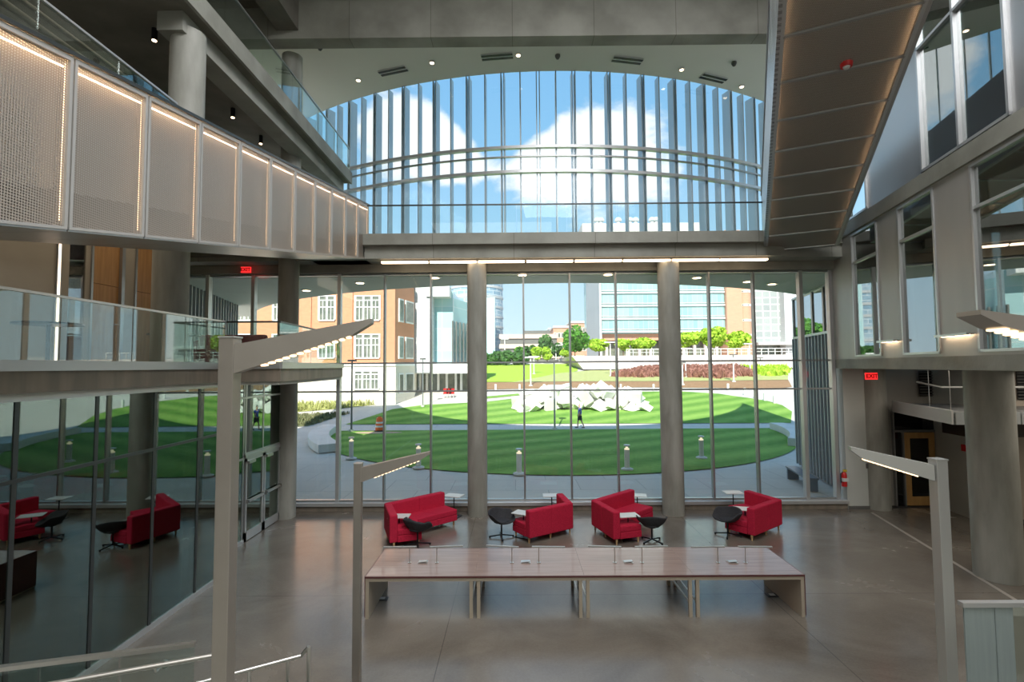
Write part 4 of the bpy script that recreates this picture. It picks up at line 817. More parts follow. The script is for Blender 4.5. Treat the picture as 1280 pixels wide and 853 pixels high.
bb = building('brick_building', 'orange brick building with white sash windows and limestone base', (-20,YB,gb))
MB().box(-45,xr,YB,YB+14,4.75,16).build('wall', M['brick'], bb); MB().box(-45,xr+.12,YB-.12,YB+14,0,4.65).build('stone_base', M['limestone'], bb)
xe = at_y(517,450,51.5).x
MB().hexa([(xr,YB,4.75),(xe,51.6,4.75),(xe-1,60,4.75),(xr-5,60,4.75),(xr,YB,16),(xe,51.6,16),(xe-1,60,16),(xr-5,60,16)]).build('wall', M['brick_y'], bb)
MB().hexa([(xr,YB-.1,0),(xe+.1,51.5,0),(xe-1,60,0),(xr-5,60,0),(xr,YB-.1,4.65),(xe+.1,51.5,4.65),(xe-1,60,4.65),(xr-5,60,4.65)]).build('stone_base', M['limestone'], bb)
MB().box(-45,xr+.1,YB-.22,YB,4.6,4.85).bar((xr,YB-.1,4.72),(xe,51.5,4.72),.3,.25).build('belt_course', M['winwhite'], bb)
MB().box(-45,xr+.3,YB-.5,YB,15.6,16.3).build('cornice', M['winwhite'], bb)
for px in (459,408,355,300,245):
    x = at_y(px,450,YB).x; wd = 2.35 if px == 459 else 2.2
    if px == 408: x = at_y(408,450,YB).x; wd = 1.55
    for pa, pb in ((400,369.5),(447,417.5),(486,463.5)): 
        if px == 408 and pa == 486: continue
        sashwin(bb, x, YB-(.12 if pa == 486 else 0), at_y(px,pa,YB).z, at_y(px,pb,YB).z, wd, 3 if px != 408 else 2)
pil = MB()
for px in (439,480,387): x = at_y(px,450,YB).x; pil.box(x-.12,x+.12,YB-.1,YB,4.85,15.6)
pil.build('pilaster', M['brick'], bb)
dv = Vector((xe-xr,51.6-YB,0))
for f_, wd in ((.28,.5),(.72,.9)):
    c = Vector((xr,YB,0))+dv*f_; dn_ = dv.normalized(); nn = Vector((dn_.y,-dn_.x,0))
    for za, zb_ in ((8.9,11.2),(5.3,7.5),(1.9,3.9)):
        fr = MB().bar(c-dn_*wd+nn*.05+Vector((0,0,(za+zb_)/2)), c+dn_*wd+nn*.05+Vector((0,0,(za+zb_)/2)), .14, zb_-za).build('window', M['winwhite'], bb)
        MB().bar(c-dn_*(wd-.15)+nn*.08+Vector((0,0,(za+zb_)/2)), c+dn_*(wd-.15)+nn*.08+Vector((0,0,(za+zb_)/2)), .14, zb_-za-.3).build('pane', M['winpane'], fr)
for i, (px, sz) in enumerate(((375,.75),(386,.6),(395.5,.6),(416,.45))):
    p = ground(px, 503.5); random.seed(i); mb = MB()
    for k in range(260):
        u = Vector((random.gauss(0,1),random.gauss(0,1),random.gauss(0,1))).normalized(); c = p+Vector((0,0,sz*.7))+u*sz*random.uniform(.6,.8); a = Vector((random.gauss(0,1),random.gauss(0,1),random.gauss(0,1))).normalized()*.1; b = a.cross(u).normalized()*.1
        mb.quad(c-a-b,c+a-b,c+a+b,c-a+b)
    o = mb.build('round_shrub', M['leaf_lime']); o.data.transform(Matrix.Translation(-p)); o.location = p; tag(o, ['largest round lime shrub, leftmost before the limestone base','second round lime shrub before the limestone base','third round lime shrub before the limestone base','small lone lime shrub before the limestone base'][i], 'shrub', 'lime shrubs before the brick building')
# white panelled building with glass corner
YW = 52; W = lambda px, y=YW: at_y(px,450,y).x; Z = lambda py, y=YW: at_y(560,py,y).z; gw = hy(YW)
wb = building('white_building', 'white panelled building with aqua glass corner and red chairs at its entrance', (W(550),YW,gw))
MB().box(W(517.5),W(540),YW,YW+8,Z(466),Z(359)).build('wall', M['white_b'], wb)
MB().box(W(539),W(564),YW+1.5,YW+8,Z(466),Z(362)).build('glass_corner', M['aquaglass'], wb)
MB().box(W(533),W(562),YW-.2,YW+1.6,Z(371),Z(358)).build('roof_slab', M['white_m'], wb)
MB().hexa([(W(563),YW+1.5,Z(466)),(W(587),YW+8,Z(466)),(W(587),YW+12,Z(466)),(W(563),YW+12,Z(466)),(W(563),YW+1.5,Z(370)),(W(587),YW+8,Z(370)),(W(587),YW+12,Z(370)),(W(563),YW+12,Z(370))]).build('glass_side', M['aquaglass'], wb)
fb = MB(); 
for i in range(7): u = i/6.5; x = W(564)+(W(587)-W(564))*u; y = YW+1.3+6.3*u; fb.box(x-.05,x+.08,y-.35,y,Z(460),Z(400))
fb.build('sun_fin', M['grey_d'], wb)
MB().box(W(517.5),W(587),YW+.3,YW+7,Z(466)-.1,Z(455)).build('canopy_band', M['white_m'], wb)
MB().box(W(519),W(587),YW+3,YW+3.2,gw,Z(466)).build('entry_glazing', M['winpane'], wb)
for px in (519,528,543,554,566,573,583): MB().box(W(px)-.12,W(px)+.12,YW+2.6,YW+3,gw,Z(466)).build('entry_column', M['white_m'], wb)
def chair_far(x, y, lab):
    t = thing('red_chair', lab, 'chair', (x,y,hy(y)), 'red chairs at the far entrance'); z = hy(y)
    MB().box(x-.25,x+.25,y-.25,y+.25,z+.4,z+.46).build('seat', M['redpl'], t); MB().box(x-.25,x+.25,y+.2,y+.25,z+.46,z+.95).build('backrest', M['redpl'], t)
    for a in (-.22,.22):
        for b in (-.22,.22): MB().box(x+a-.02,x+a+.02,y+b-.02,y+b+.02,z,z+.4).build('leg', M['white_m'], t)
for i, px in enumerate((557,561,564.5)): chair_far(W(px, 51), 51, 'small red chair at the white building entrance, ' + ('left one','middle one','right one')[i])
# blue glass tower beyond
YT = 150; tb = building('glass_tower', 'curved blue glass tower rising behind the left concrete column', (at_y(612,450,YT).x,YT,5)); TZ = 42; c0 = at_y(596,450,YT+8).x; rr_ = at_y(629,450,YT+8).x-c0
mb = MB(); n = 28
ar = [(c0+rr_*math.cos(-PI*i/n), YT+8+rr_*math.sin(-PI*i/n)) for i in range(n+1)]; mb.prism(ar, 5, TZ).build('curtain_wall', M['towerglass'], tb)
for k in range(11): z = 7+k*3.1; q = [(c0+(rr_+.15)*math.cos(-PI*i/n), YT+8+(rr_+.15)*math.sin(-PI*i/n)) for i in range(n+1)]; MB().prism(q, z, z+.7).build('floor_band', M['greyslab'], tb)
cx = at_y(609,450,YT-12).x; MB().box(cx-2.5,cx+2.2,YT-12,YT-6,5,at_y(609,372,YT-12).z).build('stair_glazing', M['aquaglass'], tb)
# pink garage
Yg = 135; g_ = building('parking_garage', 'long pinkish parking structure low on the skyline', (at_y(650,440,Yg).x,Yg,6)); xa, xb = at_y(624,440,Yg).x, at_y(698,440,Yg).x
for k in range(3): z = 5.6+k*2.7; MB().box(xa,xb,Yg,Yg+12,z+1.0,z+2.2).build('deck_band', M['garage'], g_)
MB().box(xa+.3,xb-.3,Yg+.4,Yg+11,5.4,12.2).build('dark_openings', M['grey_d'], g_); MB().box(at_y(655,440,Yg).x,at_y(688,440,Yg).x,Yg+1,Yg+6,13,14.2).build('roof_block', M['grey_d'], g_)
# brick blocks mid-skyline
def block(label, px0, px1, ptop, Y, m, rows, cols, name='brick_block'):
    x0, x1 = at_y(px0,440,Y).x, at_y(px1,440,Y).x; zt_ = at_y((px0+px1)/2,ptop,Y).z; b = building(name, label, ((x0+x1)/2,Y,5)); MB().box(x0,x1,Y,Y+20,5,zt_).build('wall', M[m], b); MB().box(x0-.2,x1+.2,Y-.3,Y+20,zt_,zt_+.6).build('parapet', M['winwhite'], b)
    for r in range(rows):
        for c in range(cols):
            x = x0+(x1-x0)*(c+.5)/cols; z = zt_-1.6-r*3.2; w_ = MB().box(x-.55,x+.55,Y-.1,Y+.05,z-1.6,z).build('window', M['winwhite'], b); MB().box(x-.4,x+.4,Y-.14,Y-.08,z-1.45,z-.15).build('pane', M['winpane'], w_)
block('small orange brick block with white windows on the skyline', 692,711,410,160,'peach',4,4)
block('larger brick block beside the grey slab tower', 713,738,404,170,'peach',5,5)
block('narrow white block left of the brick blocks', 686,693,412,190,'greyslab',3,2,'white_block')
# large glass hospital building
Yh = 110; X_ = lambda px: at_y(px,450,Yh).x; Z_ = lambda py: at_y(830,py,Yh).z
hb = building('glass_building', 'wide aqua glass building with white floor bands and grey end slab', (X_(830),Yh,6))
MB().box(X_(751),X_(907.5),Yh,Yh+25,Z_(417),Z_(290)).build('curtain_wall', M['curtainwall'], hb); MB().box(X_(752)-.5,X_(752),Yh-1.0,Yh+19,6,Z_(290)).build('end_slab', M['greyslab'], hb)
MB().box(X_(752),X_(752.8),Yh-.6,Yh,Z_(417),Z_(290)).build('edge_strip', M['grey_d'], hb)
for k in range(8): py = 415.5-16.2*k; MB().box(X_(752.5),X_(907.5),Yh-.35,Yh,Z_(py),Z_(py-1.8)).build('floor_band', M['white_m'], hb)
for k in range(8): py = 412-16.2*k; MB().box(X_(752.5),X_(907.5),Yh-.2,Yh,Z_(py),Z_(py-.7)).build('mid_band', M['white_m'], hb)
MB().box(X_(752),X_(907.5),Yh+1,Yh+20,Z_(425),Z_(417)).build('base_band', M['peach'], hb); MB().box(X_(752),X_(907.5),Yh+3,Yh+20,6,Z_(425)).build('ground_storey', M['winpane'], hb)
for px in range(760,907,14): MB().box(X_(px)-.3,X_(px)+.3,Yh+1.5,Yh+2.1,6,Z_(425)).build('pier', M['retain'], hb)
MB().box(X_(738),X_(905),Yh+10,Yh+24,Z_(295),at_y(790,279,Yh+10).z).build('penthouse', M['retain'], hb)
for k, px in enumerate((748,753,775,790,797,806,818,823)):
    c = at_y(px,279,Yh+9); z = at_y(790,279,Yh+10).z; MB().lathe([(.45,z),(.45,z+.7),(.85,z+.8),(.85,z+1.1),(.5,z+1.6),(.05,z+1.75)], 14, (c.x,Yh+11)).build('roof_vent', M['white_m'], hb)
rb = building('brick_tower', 'peach brick tower with curved corner and slot windows beside the glass building', (X_(924),Yh,6))
MB().box(X_(908),X_(927),Yh-1,Yh+22,6,Z_(290)).build('wall', M['peach'], rb); cxx = (X_(926)+X_(941))/2; rq = (X_(941)-X_(926))/2
MB().cyl((cxx,Yh+1,6),(cxx,Yh+1,Z_(290)),rq+.3,n=28).build('curved_bay', M['peach'], rb)
for py in (365.5,382.5,401.5,420): 
    w_ = MB().cyl((cxx,Yh+1,Z_(py+1.4)),(cxx,Yh+1,Z_(py-1.4)),rq+.38,n=28).build('slot_window', M['winwhite'], rb)
    MB().cyl((cxx,Yh+1,Z_(py+.9)),(cxx,Yh+1,Z_(py-.9)),rq+.42,n=9).build('pane', M['winpane'], w_)
Yt = 118; wt = building('gridded_tower', 'white gridded stair tower at the right end of the skyline', (at_y(965,450,Yt).x,Yt,6)); xa, xb = at_y(941,450,Yt).x, at_y(977,450,Yt).x
MB().box(xa,xb,Yt,Yt+12,at_y(960,430,Yt).z,at_y(960,330,Yt).z).build('grid_cladding', M['whitegrid'], wt); MB().box(xb,xb+6,Yt-2,Yt+12,6,at_y(960,330,Yt).z).build('louvred_side', M['white_b'], wt)
MB().box(xa-.5,xb+3,Yt-4,Yt,at_y(960,432,Yt).z,at_y(960,429,Yt).z).build('entry_canopy', M['white_m'], wt); MB().box(xa,xb,Yt+.5,Yt+1,6,at_y(960,431,Yt).z).build('entry_glazing', M['winpane'], wt)
# retaining wall and terrace
Yr = 80; x0, x1 = at_y(715,450,Yr).x, 75; mb = MB().hexa([(x0+1.5,Yr-2.5,3.9),(x1,Yr-2.5,3.9),(x1,Yr+40,3.9),(x0+.2,Yr+40,3.9),(x0,Yr,6.05),(x1,Yr,6.05),(x1,Yr+40,6.05),(x0,Yr+40,6.05)]); struct('wall_retaining', mb, M['retain'])
t = thing('terrace_railing', 'thin pale railing along the terrace under the lime trees', 'railing', (x0,Yr+1,6.05)); p_ = MB(); 
for i in range(34): x = x0+9+i*1.1; p_.box(x-.05,x+.05,Yr+1.0,Yr+1.1,6.05,7.1)
p_.build('baluster', M['white_m'], t); MB().box(x0+9,x0+9+36.5,Yr+.98,Yr+1.12,7.05,7.15).box(x0+9,x0+9+36.5,Yr+.98,Yr+1.12,6.55,6.62).build('rail', M['white_m'], t)
# trees
def tree(name, label, px, ptop, pbase, wpx, Y, leaf, trunk=.3, group=None, n=900, z0=None, sz=.19):
    c = at_y(px,(ptop+pbase)/2,Y); zt_ = at_y(px,ptop,Y).z; z0 = at_y(px,pbase,Y).z if z0 is None else z0; wd = wpx/F*Y/2*1.22; zt_ += (zt_-z0)*.07; zb_ = z0+(zt_-z0)*trunk
    t = thing(name, label, 'tree', (c.x,Y,z0), group); MB().cyl((c.x,Y,z0),(c.x,Y,zb_+(zt_-zb_)*.5),.12,.06,n=8).build('trunk', M['trunk'], t)
    mb = MB(); random.seed(int(px*7)); cen = Vector((c.x,Y,(zb_+zt_)/2)); hz = (zt_-zb_)/2; bl = []
    for i in range(12):
        u = Vector((random.gauss(0,1),random.gauss(0,1),random.gauss(0,1))).normalized()*random.uniform(.35,.62); bl.append((Vector((u.x*wd,u.y*wd,u.z*hz)), random.uniform(.36,.5)))
    for i in range(n):
        b, r = random.choice(bl); u = Vector((random.gauss(0,1),random.gauss(0,1),random.gauss(0,1))).normalized(); k = random.uniform(.75,1.0); p = cen+b+Vector((u.x*wd*r,u.y*wd*r,u.z*hz*r))*k
        nn = (u+Vector((random.gauss(0,.5),random.gauss(0,.5),random.gauss(0,.5)))).normalized(); a = nn.orthogonal().normalized(); q = nn.cross(a); s_ = sz*random.uniform(.7,1.3); mb.quad(p-a*s_-q*s_,p+a*s_-q*s_,p+a*s_+q*s_,p-a*s_+q*s_)
    mb.build('crown', M[leaf], t)
tree('round_tree','large rounded dark green tree left of the grey slab tower',718.5,408,447,30,84,'leaf_green',.12,n=1500)
for px, pt, pb, wp, lb_ in ((749,427,446,27,'lime tree right of the dark round tree'),(779,428,446,20,'lime tree in the gap left of the right column, smaller one'),(805,427,446,29,'broad lime tree just left of the right column'),(860,423,444,32,'lime tree just right of the right column'),(892,418,443,33,'tallest lime tree before the peach brick tower'),(921,424,443,29,'golden lime tree nearest the gridded tower')):
    tree('lime_tree', lb_, px, pt-10 if px > 850 else pt-3, pb, wp, 84, 'leaf_lime', .25, 'lime trees on the far terrace', 1300, z0=6.05)
for i, (px, pt, pb, wp, lf_, lb_) in enumerate(((680,419,449,19,'leaf_dark','tall dark conifer-like tree left of the round tree'),(695,428,449,17,'leaf_dark','dark tree between the conifer and the round tree'),(662,430,450,15,'leaf_dark','small dark tree before the pink garage'),(672,434,452,16,'leaf_lime','yellow-green tree behind the meadow, left one'),(684,434,452,16,'leaf_lime','yellow-green tree behind the meadow, right one'),(706,436,451,12,'leaf_lime','small yellow-green tree beside the round tree'),(650,433,453,14,'leaf_green','mid green bush before the garage'))):
    tree('meadow_tree', lb_, px, pt, pb, wp, 98-i*1.0, lf_, .1, 'trees beyond the meadow', 900)
for i, (px, pt, wp) in enumerate(((614,442,14),(622,440,16),(633,438,18),(645,438,16),(655,441,14),(607,443,10))):
    tree('dark_shrub', 'dark green shrub at the meadow edge, ' + ['second from the left column','third from the left column','fourth from the left column','second from the right end','at the right end','nearest the left column'][i], px, pt, 457, wp, 90, 'leaf_dark', 0, 'dark shrubs at the meadow edge', 800)
tree('distant_tree','green tree glimpsed above the white building roof',530,352,372,12,62,'leaf_green',.1,n=500,z0=gw)
# ================================================================== FURNITURE
def isect(p, d, q, e):
    den = d.x*e.y-d.y*e.x; t = ((q.x-p.x)*e.y-(q.y-p.y)*e.x)/den; return p+d*t
def sofa(P0, K, P2, side, label, n0=2, n2=2):
    """two back runs meeting at K; side=+1 the seats lie to the left of P0->K->P2, -1 to the right"""
    P0, K, P2 = Vector(P0), Vector(K), Vector(P2); t = thing('corner_sofa', label, 'sofa', (K.x,K.y,0), 'red corner sofas by the window wall')
    d0, d2 = (K-P0).normalized(), (P2-K).normalized(); m0, m2 = Vector((-d0.y,d0.x))*side, Vector((-d2.y,d2.x))*side
    def off(o): a, b = P0+m0*o, P2+m2*o; return a, isect(a, d0, b, d2), b
    o0, o1, o2 = off(0), off(.2), off(.80)
    def run(a0, b0, a1, b1, n, far):
        for i in range(n):
            f0, f1 = i/n, (i+1)/n; yield a0.lerp(b0,f0), a0.lerp(b0,f1), a1.lerp(b1,f1), a1.lerp(b1,f0)
    for (i, j, n) in ((0,1,n0),(1,2,n2)):
        for q in run(o0[i],o0[j],o1[i],o1[j],n,0): MB().prism([v[:] for v in q], .14, .82).build('backrest', M['red'], t, bevel=.03)
        for q in run(o1[i],o1[j],o2[i],o2[j],n,0):
            MB().prism([v[:] for v in q], .14, .30).build('seat_base', M['red'], t, bevel=.01); MB().prism([v[:] for v in q], .302, .45).build('seat_cushion', M['red'], t, bevel=.025)
    for v in (o0[0].lerp(o2[0],.1),o0[0].lerp(o2[0],.9),o0[1].lerp(o2[1],.08),o2[1].lerp(o0[1],.12),o0[2].lerp(o2[2],.1),o0[2].lerp(o2[2],.9),o0[0].lerp(o0[1],.5)+m0*.08,o0[1].lerp(o0[2],.5)+m2*.08):
        v = v.lerp((o1[0]+o1[1]+o1[2])/3, .05); MB().cyl((v.x,v.y,.16),(v.x,v.y,0),.032,.02,n=10).build('leg', M['woodleg'], t)
def w_(px, py, z): p = at_z(px, py, z); return (p.x, p.y)
sofa(w_(487,645,.82), w_(480,629,.82), w_(551.5,614,.82), -1, 'long red corner sofa at the left, short arm towards the camera', 1, 2)
sofa(w_(662,640,.82), w_(716.5,629,.82), w_(703.5,616.5,.82), 1, 'red corner sofa seen from behind, left of the centre right column', 2, 2)
sofa(w_(766.5,641,.82), w_(738.5,625,.82), w_(786.5,611,.82), -1, 'red corner sofa just left of the right concrete column', 2, 2)
sofa(w_(942.5,637,.82), w_(977.5,624.5,.82), w_(936,612.5,.82), 1, 'red corner sofa at the right, farthest from the entrance', 2, 2)
# laptop tables
def ctable():
    t = thing('side_table', 'x', 'side table', group='small white side tables by the sofas')
    MB().box(-.27,.27,-.19,.19,.615,.635).build('tabletop', M['whitetop'], t, world=False, bevel=.006)
    MB().cyl((.0,.0,.02),(.0,.0,.615),.016,n=12).build('post', M['black'], t, world=False)
    MB().box(-.2,.2,-.15,.15,0,.022).build('base', M['black'], t, world=False, bevel=.008); return t
tb_ = [(499,676,.0,'small white-topped table at the short arm of the left sofa'),(567.5,646,-.35,'small white-topped table at the far end of the left sofa'),(654.5,671.5,-.5,'small white-topped table between the second chair and the centre sofa'),(690,646,0,'small white-topped table behind the centre sofa by the glazing'),(785.5,675,.15,'small white-topped table in front of the third sofa, near the chair'),(797,646,-.2,'small white-topped table at the far end of the third sofa'),(932,666,-.25,'small white-topped table before the right sofa, near the chair'),(917,642,.0,'small white-topped table at the far end of the right sofa')]
c0_ = ctable()
for i, (px, py, rz, lb_) in enumerate(tb_):
    p = at_z(px, py, 0); t = c0_ if i == 0 else dup(c0_, p, rz); t.location = (p.x,min(p.y,15.3),0); t.rotation_euler = (0,0,rz); t['label'] = lb_
# shell chairs
def shell_chair():
    t = thing('swivel_chair', 'x', 'chair', group='charcoal shell swivel chairs'); bm = bmesh.new(); NA, NV = 32, 9; g = []
    for i in range(NA):
        a = 2*PI*i/NA; b = (1-math.cos(a))/2; side_ = abs(math.sin(a)); row = []
        rim = .05+.27*b**1.1+.09*math.exp(-((abs(math.atan2(math.sin(a),math.cos(a)))-1.55)/.35)**2); R_ = .33+.05*side_-.02*b
        for k in range(1, NV+1):
            v = k/NV; r = R_*(v**.75); z = rim*v**2.4; row.append(bm.verts.new((r*math.sin(a)*1.05, -r*math.cos(a), .40+z)))
        g.append(row)
    c = bm.verts.new((0,0,.40))
    for i in range(NA):
        j = (i+1) % NA; bm.faces.new((c,g[i][0],g[j][0]))
        for k in range(NV-1): bm.faces.new((g[i][k],g[i][k+1],g[j][k+1],g[j][k]))
    bmesh.ops.recalc_face_normals(bm, faces=bm.faces[:]); me = bpy.data.meshes.new('shell'); bm.to_mesh(me); bm.free(); me.materials.append(M['shell'])
    for p in me.polygons: p.use_smooth = True
    o = bpy.data.objects.new('shell', me); C.objects.link(o); o.parent = t; s_ = o.modifiers.new('s','SOLIDIFY'); s_.thickness = .04; s_.offset = 0; b = o.modifiers.new('b','SUBSURF'); b.levels = 1; b.render_levels = 1
    MB().lathe([(.2,.40),(.22,.425),(.21,.45),(.08,.465)], 20).build('seat_cushion', M['shell'], t, world=False, smooth=True)
    MB().cyl((0,0,.06),(0,0,.39),.022,n=12).cyl((0,0,.36),(0,0,.40),.1,n=16).build('pedestal', M['black'], t, world=False)
    for k in range(4):
        a = PI/4+PI/2*k; x, y = math.cos(a), math.sin(a); MB().bar((0,0,.075),(x*.33,y*.33,.035),.03,.03).cyl((x*.31,y*.31,0),(x*.31,y*.31,.04),.022,n=10).build('foot', M['black'], t, world=False)
    return t
ch = shell_chair()
for i, (px, py, rz, lb_) in enumerate(((522,682.5,2.6,'charcoal shell swivel chair beside the left sofa'),(627,672,.9,'charcoal shell swivel chair left of the centre sofa'),(815,677.5,3.0,'charcoal shell swivel chair with its back turned, by the third sofa'),(910,670,-1.25,'charcoal shell swivel chair turned sideways by the right sofa'))):
    p = at_z(px, py, 0); t = ch if i == 0 else dup(ch, p, rz); t.location = (p.x,p.y,0); t.rotation_euler = (0,0,rz); t['label'] = lb_
# long run of four tables
A0 = at_z(456,722.5,.74); A1 = at_z(1004.5,718.5,.74); YF = (A0.y+A1.y)/2; XL, XR_ = A0.x, A1.x; LW = (XR_-XL)/4; YBk = at_z(700,685.3,.74).y
nm = ['leftmost section of the long table, with the left end panel','second section from the left of the long table','third section from the left of the long table','rightmost section of the long table, with the right end panel']
for k in range(4):
    x0, x1 = XL+LW*k+.0008, XL+LW*(k+1)-.0008; t = thing('long_table', 'walnut-topped table, ' + nm[k], 'table', ((x0+x1)/2,(YF+YBk)/2,0), 'sections of the long table')
    MB().box(x0,x1,YF,YBk,.722,.745).build('tabletop', M['tabletop'], t, bevel=.003); [MB().box(x0,x1,ye_,ye_+.014,.716,.745).build('top_edge', M['edge'], t) for ye_ in (YF-.004,YBk-.01)]
    MB().box(x0,x1,YF+.01,YF+.05,.655,.716).box(x0,x1,YBk-.05,YBk-.01,.655,.716).build('apron', M['beige'], t)
    fr = []
    if k > 0: fr.append(x0+.065)
    if k < 3: fr.append(x1-.065)
    for x in fr:
        for y in (YF+.05,YBk-.05): MB().box(x-.03,x+.03,y-.03,y+.03,0,.655).build('leg', M['beige'], t)
        MB().box(x-.015,x+.015,YF+.05,YBk-.05,.60,.655).box(x-.012,x+.012,YF+.05,YBk-.05,.22,.25).build('stretcher', M['steel'], t)
    if k in (0,3):
        xa, xb = (x0,x0+.06) if k == 0 else (x1-.06,x1); MB().box(xa,xb,YF+.012,YBk-.012,.0,.715).build('end_panel', M['beige'], t)
        xo = x0-.012 if k == 0 else x1; MB().box(xo,xo+.012,YF,YBk,.04,.745).build('end_panel_veneer', M['edge'], t)
# task lamps
def tasklamp(sgn):
    t = thing('desk_lamp', 'x', 'desk lamp', group='slim task lamps on the long table'); MB().cyl((0,0,.0),(0,0,.012),.035,n=16).build('base', M['steel'], t, world=False)
    MB().cyl((0,0,.01),(0,0,.29),.009,n=10).build('stem', M['steel'], t, world=False); MB().bar((-sgn*.13,0,.30),(sgn*.5,0,.30),.045,.022).build('lamp_head', M['lamp_pale'], t, world=False); return t
lam = {-1: tasklamp(-1), 1: tasklamp(1)}; used = set(); ordn = ['leftmost','second','third','fourth','fifth','sixth','seventh','rightmost']
for i, (px, sg, rz) in enumerate(((512,-1,.02),(546,1,.08),(640,-1,-.16),(673.6,1,-.04),(768.5,-1,-.08),(802.5,1,.04),(897.5,-1,.02),(932,1,-.04))):
    p = at_z(px, 704, .745); src = lam[sg]; t = dup(src, p, rz) if sg in used else src; used.add(sg); t.location = (p.x,p.y,.745); t.rotation_euler = (0,0,rz); t['label'] = 'slim T-shaped task lamp on the long table, %s from the left' % ordn[i] if i not in (0,7) else 'slim T-shaped task lamp, %s on the long table' % ordn[i]
for i, px in enumerate((529,657,785,915)):
    p = at_z(px, 703, .745); t = thing('power_outlet', 'flip-up silver power outlet set in the long table, %s' % ['leftmost','second from the left','third from the left','rightmost'][i], 'outlet', (p.x,p.y,.745), 'power outlets in the long table')
    MB().box(p.x-.09,p.x+.09,p.y-.08,p.y+.06,.745,.755).build('plate', M['steel'], t); MB().bar((p.x-.08,p.y-.02,.765),(p.x+.08,p.y-.02,.775),.09,.012).build('flap', M['frame_lt'], t); MB().box(p.x-.05,p.x+.05,p.y-.06,p.y-.03,.755,.762).build('socket', M['black'], t)
for px, py, lb_ in ((478,749,'flat floor outlet box under the left end of the long table'),(965,744.5,'flat black floor outlet box under the right end of the long table')):
    p = at_z(px, py, 0); t = thing('floor_outlet', lb_, 'outlet', (p.x,p.y,0)); MB().box(p.x-.11,p.x+.11,p.y-.08,p.y+.08,.0,.012).build('cover', M['black'], t, bevel=.003); MB().box(p.x-.05,p.x+.05,p.y-.04,p.y+.04,.012,.018).build('lid', M['steel'], t)
# tall indoor light posts with angled arms
def lightpost(label, x, y, zb_, zt_, wd, armlen, rise, yaw, depth=.19, m='lamp', hgt=.23, sgn=1, dp=None):
    t = thing('light_post', label, 'lamp', (x,y,zb_), 'tall light posts with angled arms'); dp = dp or wd
    MB().box(x-wd/2,x+wd/2,y-dp/2,y+dp/2,zb_,zt_).build('post', M[m], t, bevel=.004)
    MB().box(x-wd/2-.004,x+wd/2+.004,y-dp/2-.004,y+dp/2+.004,zt_,zt_+.012).build('post_cap', M['lamp_pale'], t)
    MB().box(x-wd/2-.03,x+wd/2+.03,y-dp/2-.03,y+dp/2+.03,zb_,zb_+.02).build('base_plate', M['black'], t)
    u = Vector((math.cos(yaw)*sgn, math.sin(yaw), rise)).normalized(); s_ = Vector((-math.sin(yaw), math.cos(yaw)*sgn, 0)); up = u.cross(s_); up = up if up.z > 0 else -up
    b = Vector((x,y,zt_-.045))+Vector((math.cos(yaw)*sgn,math.sin(yaw),0))*(wd/2-.005); hw = depth/2; L = armlen
    prof = [(0,-hgt),(L*.86,-.085),(L,-.03),(L,0),(0,0)]; n = len(prof); v = [b+u*a+Vector((0,0,c))-s_*hw for a, c in prof]+[b+u*a+Vector((0,0,c))+s_*hw for a, c in prof]
    me = MB(); me.v = v; me.f = [tuple(range(n))[::-1], tuple(range(n,2*n))]+[(i,(i+1)%n,n+(i+1)%n,n+i) for i in range(n)]; me.build('arm', M[m], t)
    k = 13
    for i in range(k):
        f = .20+.62*i/(k-1); a = L*f; c = -hgt+(hgt-.085)*f/.86-.006; q = b+u*a+Vector((0,0,c)); MB().bar(q-s_*hw*.75, q+s_*hw*.75, L*.026, .012, up=u.cross(s_)).build('led', M['armled'], t)
    return t
p = at_y(288,423,3.3); lightpost('nearest bronze light post at the left with its arm pointing up and right', p.x, 3.3, 1.8, p.z, .10, .90, .20, .12, depth=.10, hgt=.19)
p = at_y(449.5,579,6.9); lightpost('slender bronze light post standing at the left end of the long table', p.x, 6.85, 0, p.z, .10, .95, .21, .08, depth=.10, hgt=.20)
p = at_y(1172,575,4.6); lightpost('silver light post at the right with its arm pointing left', p.x, 4.6, 1.2, p.z, .10, .66, .21, .3, depth=.09, hgt=.14, sgn=-1, m='lamp_pale')
p = at_y(1215,391,3.2); lightpost('light arm entering at the far right edge of the view', p.x+1.10, 3.2, 1.8, p.z-.10, .15, .98, .17, .1, depth=.2, hgt=.2, sgn=-1)
# stair handrails at the lower left
def pt(px, py, z): return at_z(px, py, z)
a, b = pt(-60,843.5,2.05), pt(244,805.5,2.05); t = thing('stair_guard', 'glass stair guard with flat steel top rail at the lower left', 'guard', (b.x,b.y,1.2))
MB().bar(a,b,.05,.035).build('top_rail', M['steel'], t)
d_ = (b-a).normalized(); n_ = 3
for i in range(n_): q0 = a.lerp(b,i/n_)+d_*.01; q1 = a.lerp(b,(i+1)/n_)-d_*.01; MB().hexa([(q0.x,q0.y,1.22),(q1.x,q1.y,1.22),(q1.x,q1.y+.012,1.22),(q0.x,q0.y+.012,1.22),(q0.x,q0.y,2.03),(q1.x,q1.y,2.03),(q1.x,q1.y+.012,2.03),(q0.x,q0.y+.012,2.03)]).build('glass_panel', M['guard'], t)
a, b = pt(30,862,1.93), pt(282,817,1.93); t = thing('handrail', 'round steel handrail below the glass stair guard, left of the bronze post', 'handrail', (a.x,a.y,1.93)); MB().cyl(a,b,.022,n=14).build('rail', M['steel'], t, smooth=True)
c = a.lerp(b,.62); MB().tube([c,c+Vector((0,.02,-.06)),c+Vector((0,.13,-.06))],.01).cyl(c+Vector((0,.12,-.06)),c+Vector((0,.14,-.06)),.035,n=14).build('bracket', M['steel'], t)
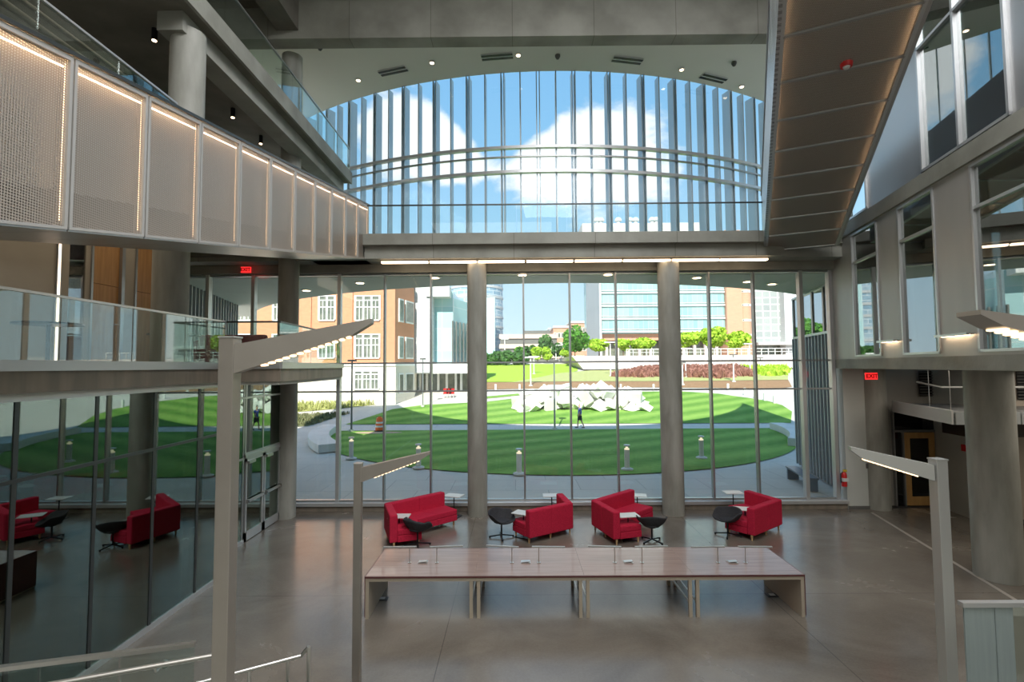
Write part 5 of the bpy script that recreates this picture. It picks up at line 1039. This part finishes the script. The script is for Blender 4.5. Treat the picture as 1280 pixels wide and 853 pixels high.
a, k_, e_ = pt(245,855,1.5), pt(377,820,1.5), pt(386,809,1.6); e2 = Vector((e_.x,e_.y,.6)); t = thing('handrail', 'round steel handrail ending in a post, right of the bronze post', 'handrail', (a.x,a.y,1.5))
MB().tube([a,k_,e_],.02,14).build('rail', M['steel'], t, smooth=True)
MB().cyl(e_,(e_.x,e_.y,.0),.02,n=12).build('post', M['steel'], t); q = a.lerp(k_,.86); MB().cyl(q,(q.x,q.y,.6 if q.y > 4.85 else 1.2),.018,n=12).build('post', M['steel'], t); q = a.lerp(k_,.48); MB().cyl(q,(q.x,q.y,1.2 if q.y < 4.85 else .6),.018,n=12).build('post', M['steel'], t)
# glass guard at the lower right corner
a, b = at_y(1203,752.5,4.6), at_y(1330,750.5,4.6); t = thing('stair_guard', 'frosted glass stair guard with pale cap at the lower right corner', 'guard', (a.x,a.y,1.2))
MB().box(a.x-.02,b.x,4.57,4.63,a.z-.04,a.z).build('top_rail', M['frame_lt'], t)
x1 = at_y(1244.5,800,4.6).x; x2 = at_y(1267,800,4.6).x; M['frost'] = mat('frosted_guard', (.40,.47,.47), .25, c2=(.36,.43,.43), scale=30, stretch=(1,1,.05), metal=.2)
MB().box(a.x+.005,x1-.006,4.593,4.607,1.2,a.z-.04).build('glass_panel', M['frost'], t); MB().box(x1+.002,x2,4.593,4.607,1.2,a.z-.04).build('glass_panel', M['frost'], t); MB().box(x2,b.x,4.597,4.605,1.2,a.z-.04).build('glass_panel', M['guard'], t)
# level-two lounge glimpsed through the left guard
c = at_y(292,440,11.8); t = thing('lounge_sofa', 'dark red high-backed sofa on the second floor behind the left guard', 'sofa', (c.x-.0,12.6,4.5))
xa, xb = at_y(250,440,12.4).x, at_y(333,440,12.4).x
MB().box(xa,xb,12.3,12.5,4.62,at_y(292,419,12.4).z).build('backrest', M['darkred'], t, bevel=.05); MB().box(xa,xb,12.52,13.2,4.62,4.95).build('seat', M['darkred'], t, bevel=.04); MB().box(xa-.12,xa,12.3,13.2,4.62,5.2).build('armrest', M['darkred'], t, bevel=.04)
for x in (xa+.1,xb-.1):
    for y in (12.4,13.1): MB().cyl((x,y,4.5),(x,y,4.64),.03,n=8).build('leg', M['black'], t)
def cafe(px, Y, label, w2):
    x = at_y(px,430,Y).x; t = thing('round_cafe_table', label, 'table', (x,Y,4.5), 'dark tables on the second floor'); MB().cyl((x,Y,5.22),(x,Y,5.25),w2,n=28).build('tabletop', M['black'], t); MB().cyl((x,Y,4.5),(x,Y,5.22),.03,n=10).build('post', M['black'], t); MB().cyl((x,Y,4.5),(x,Y,4.52),.25,n=20).build('base', M['black'], t)
cafe(60, 8.0, 'dark thin round table on the second floor, left behind the guard', .45); cafe(218, 10.8, 'dark thin round table on the second floor beside the tall column', .5)
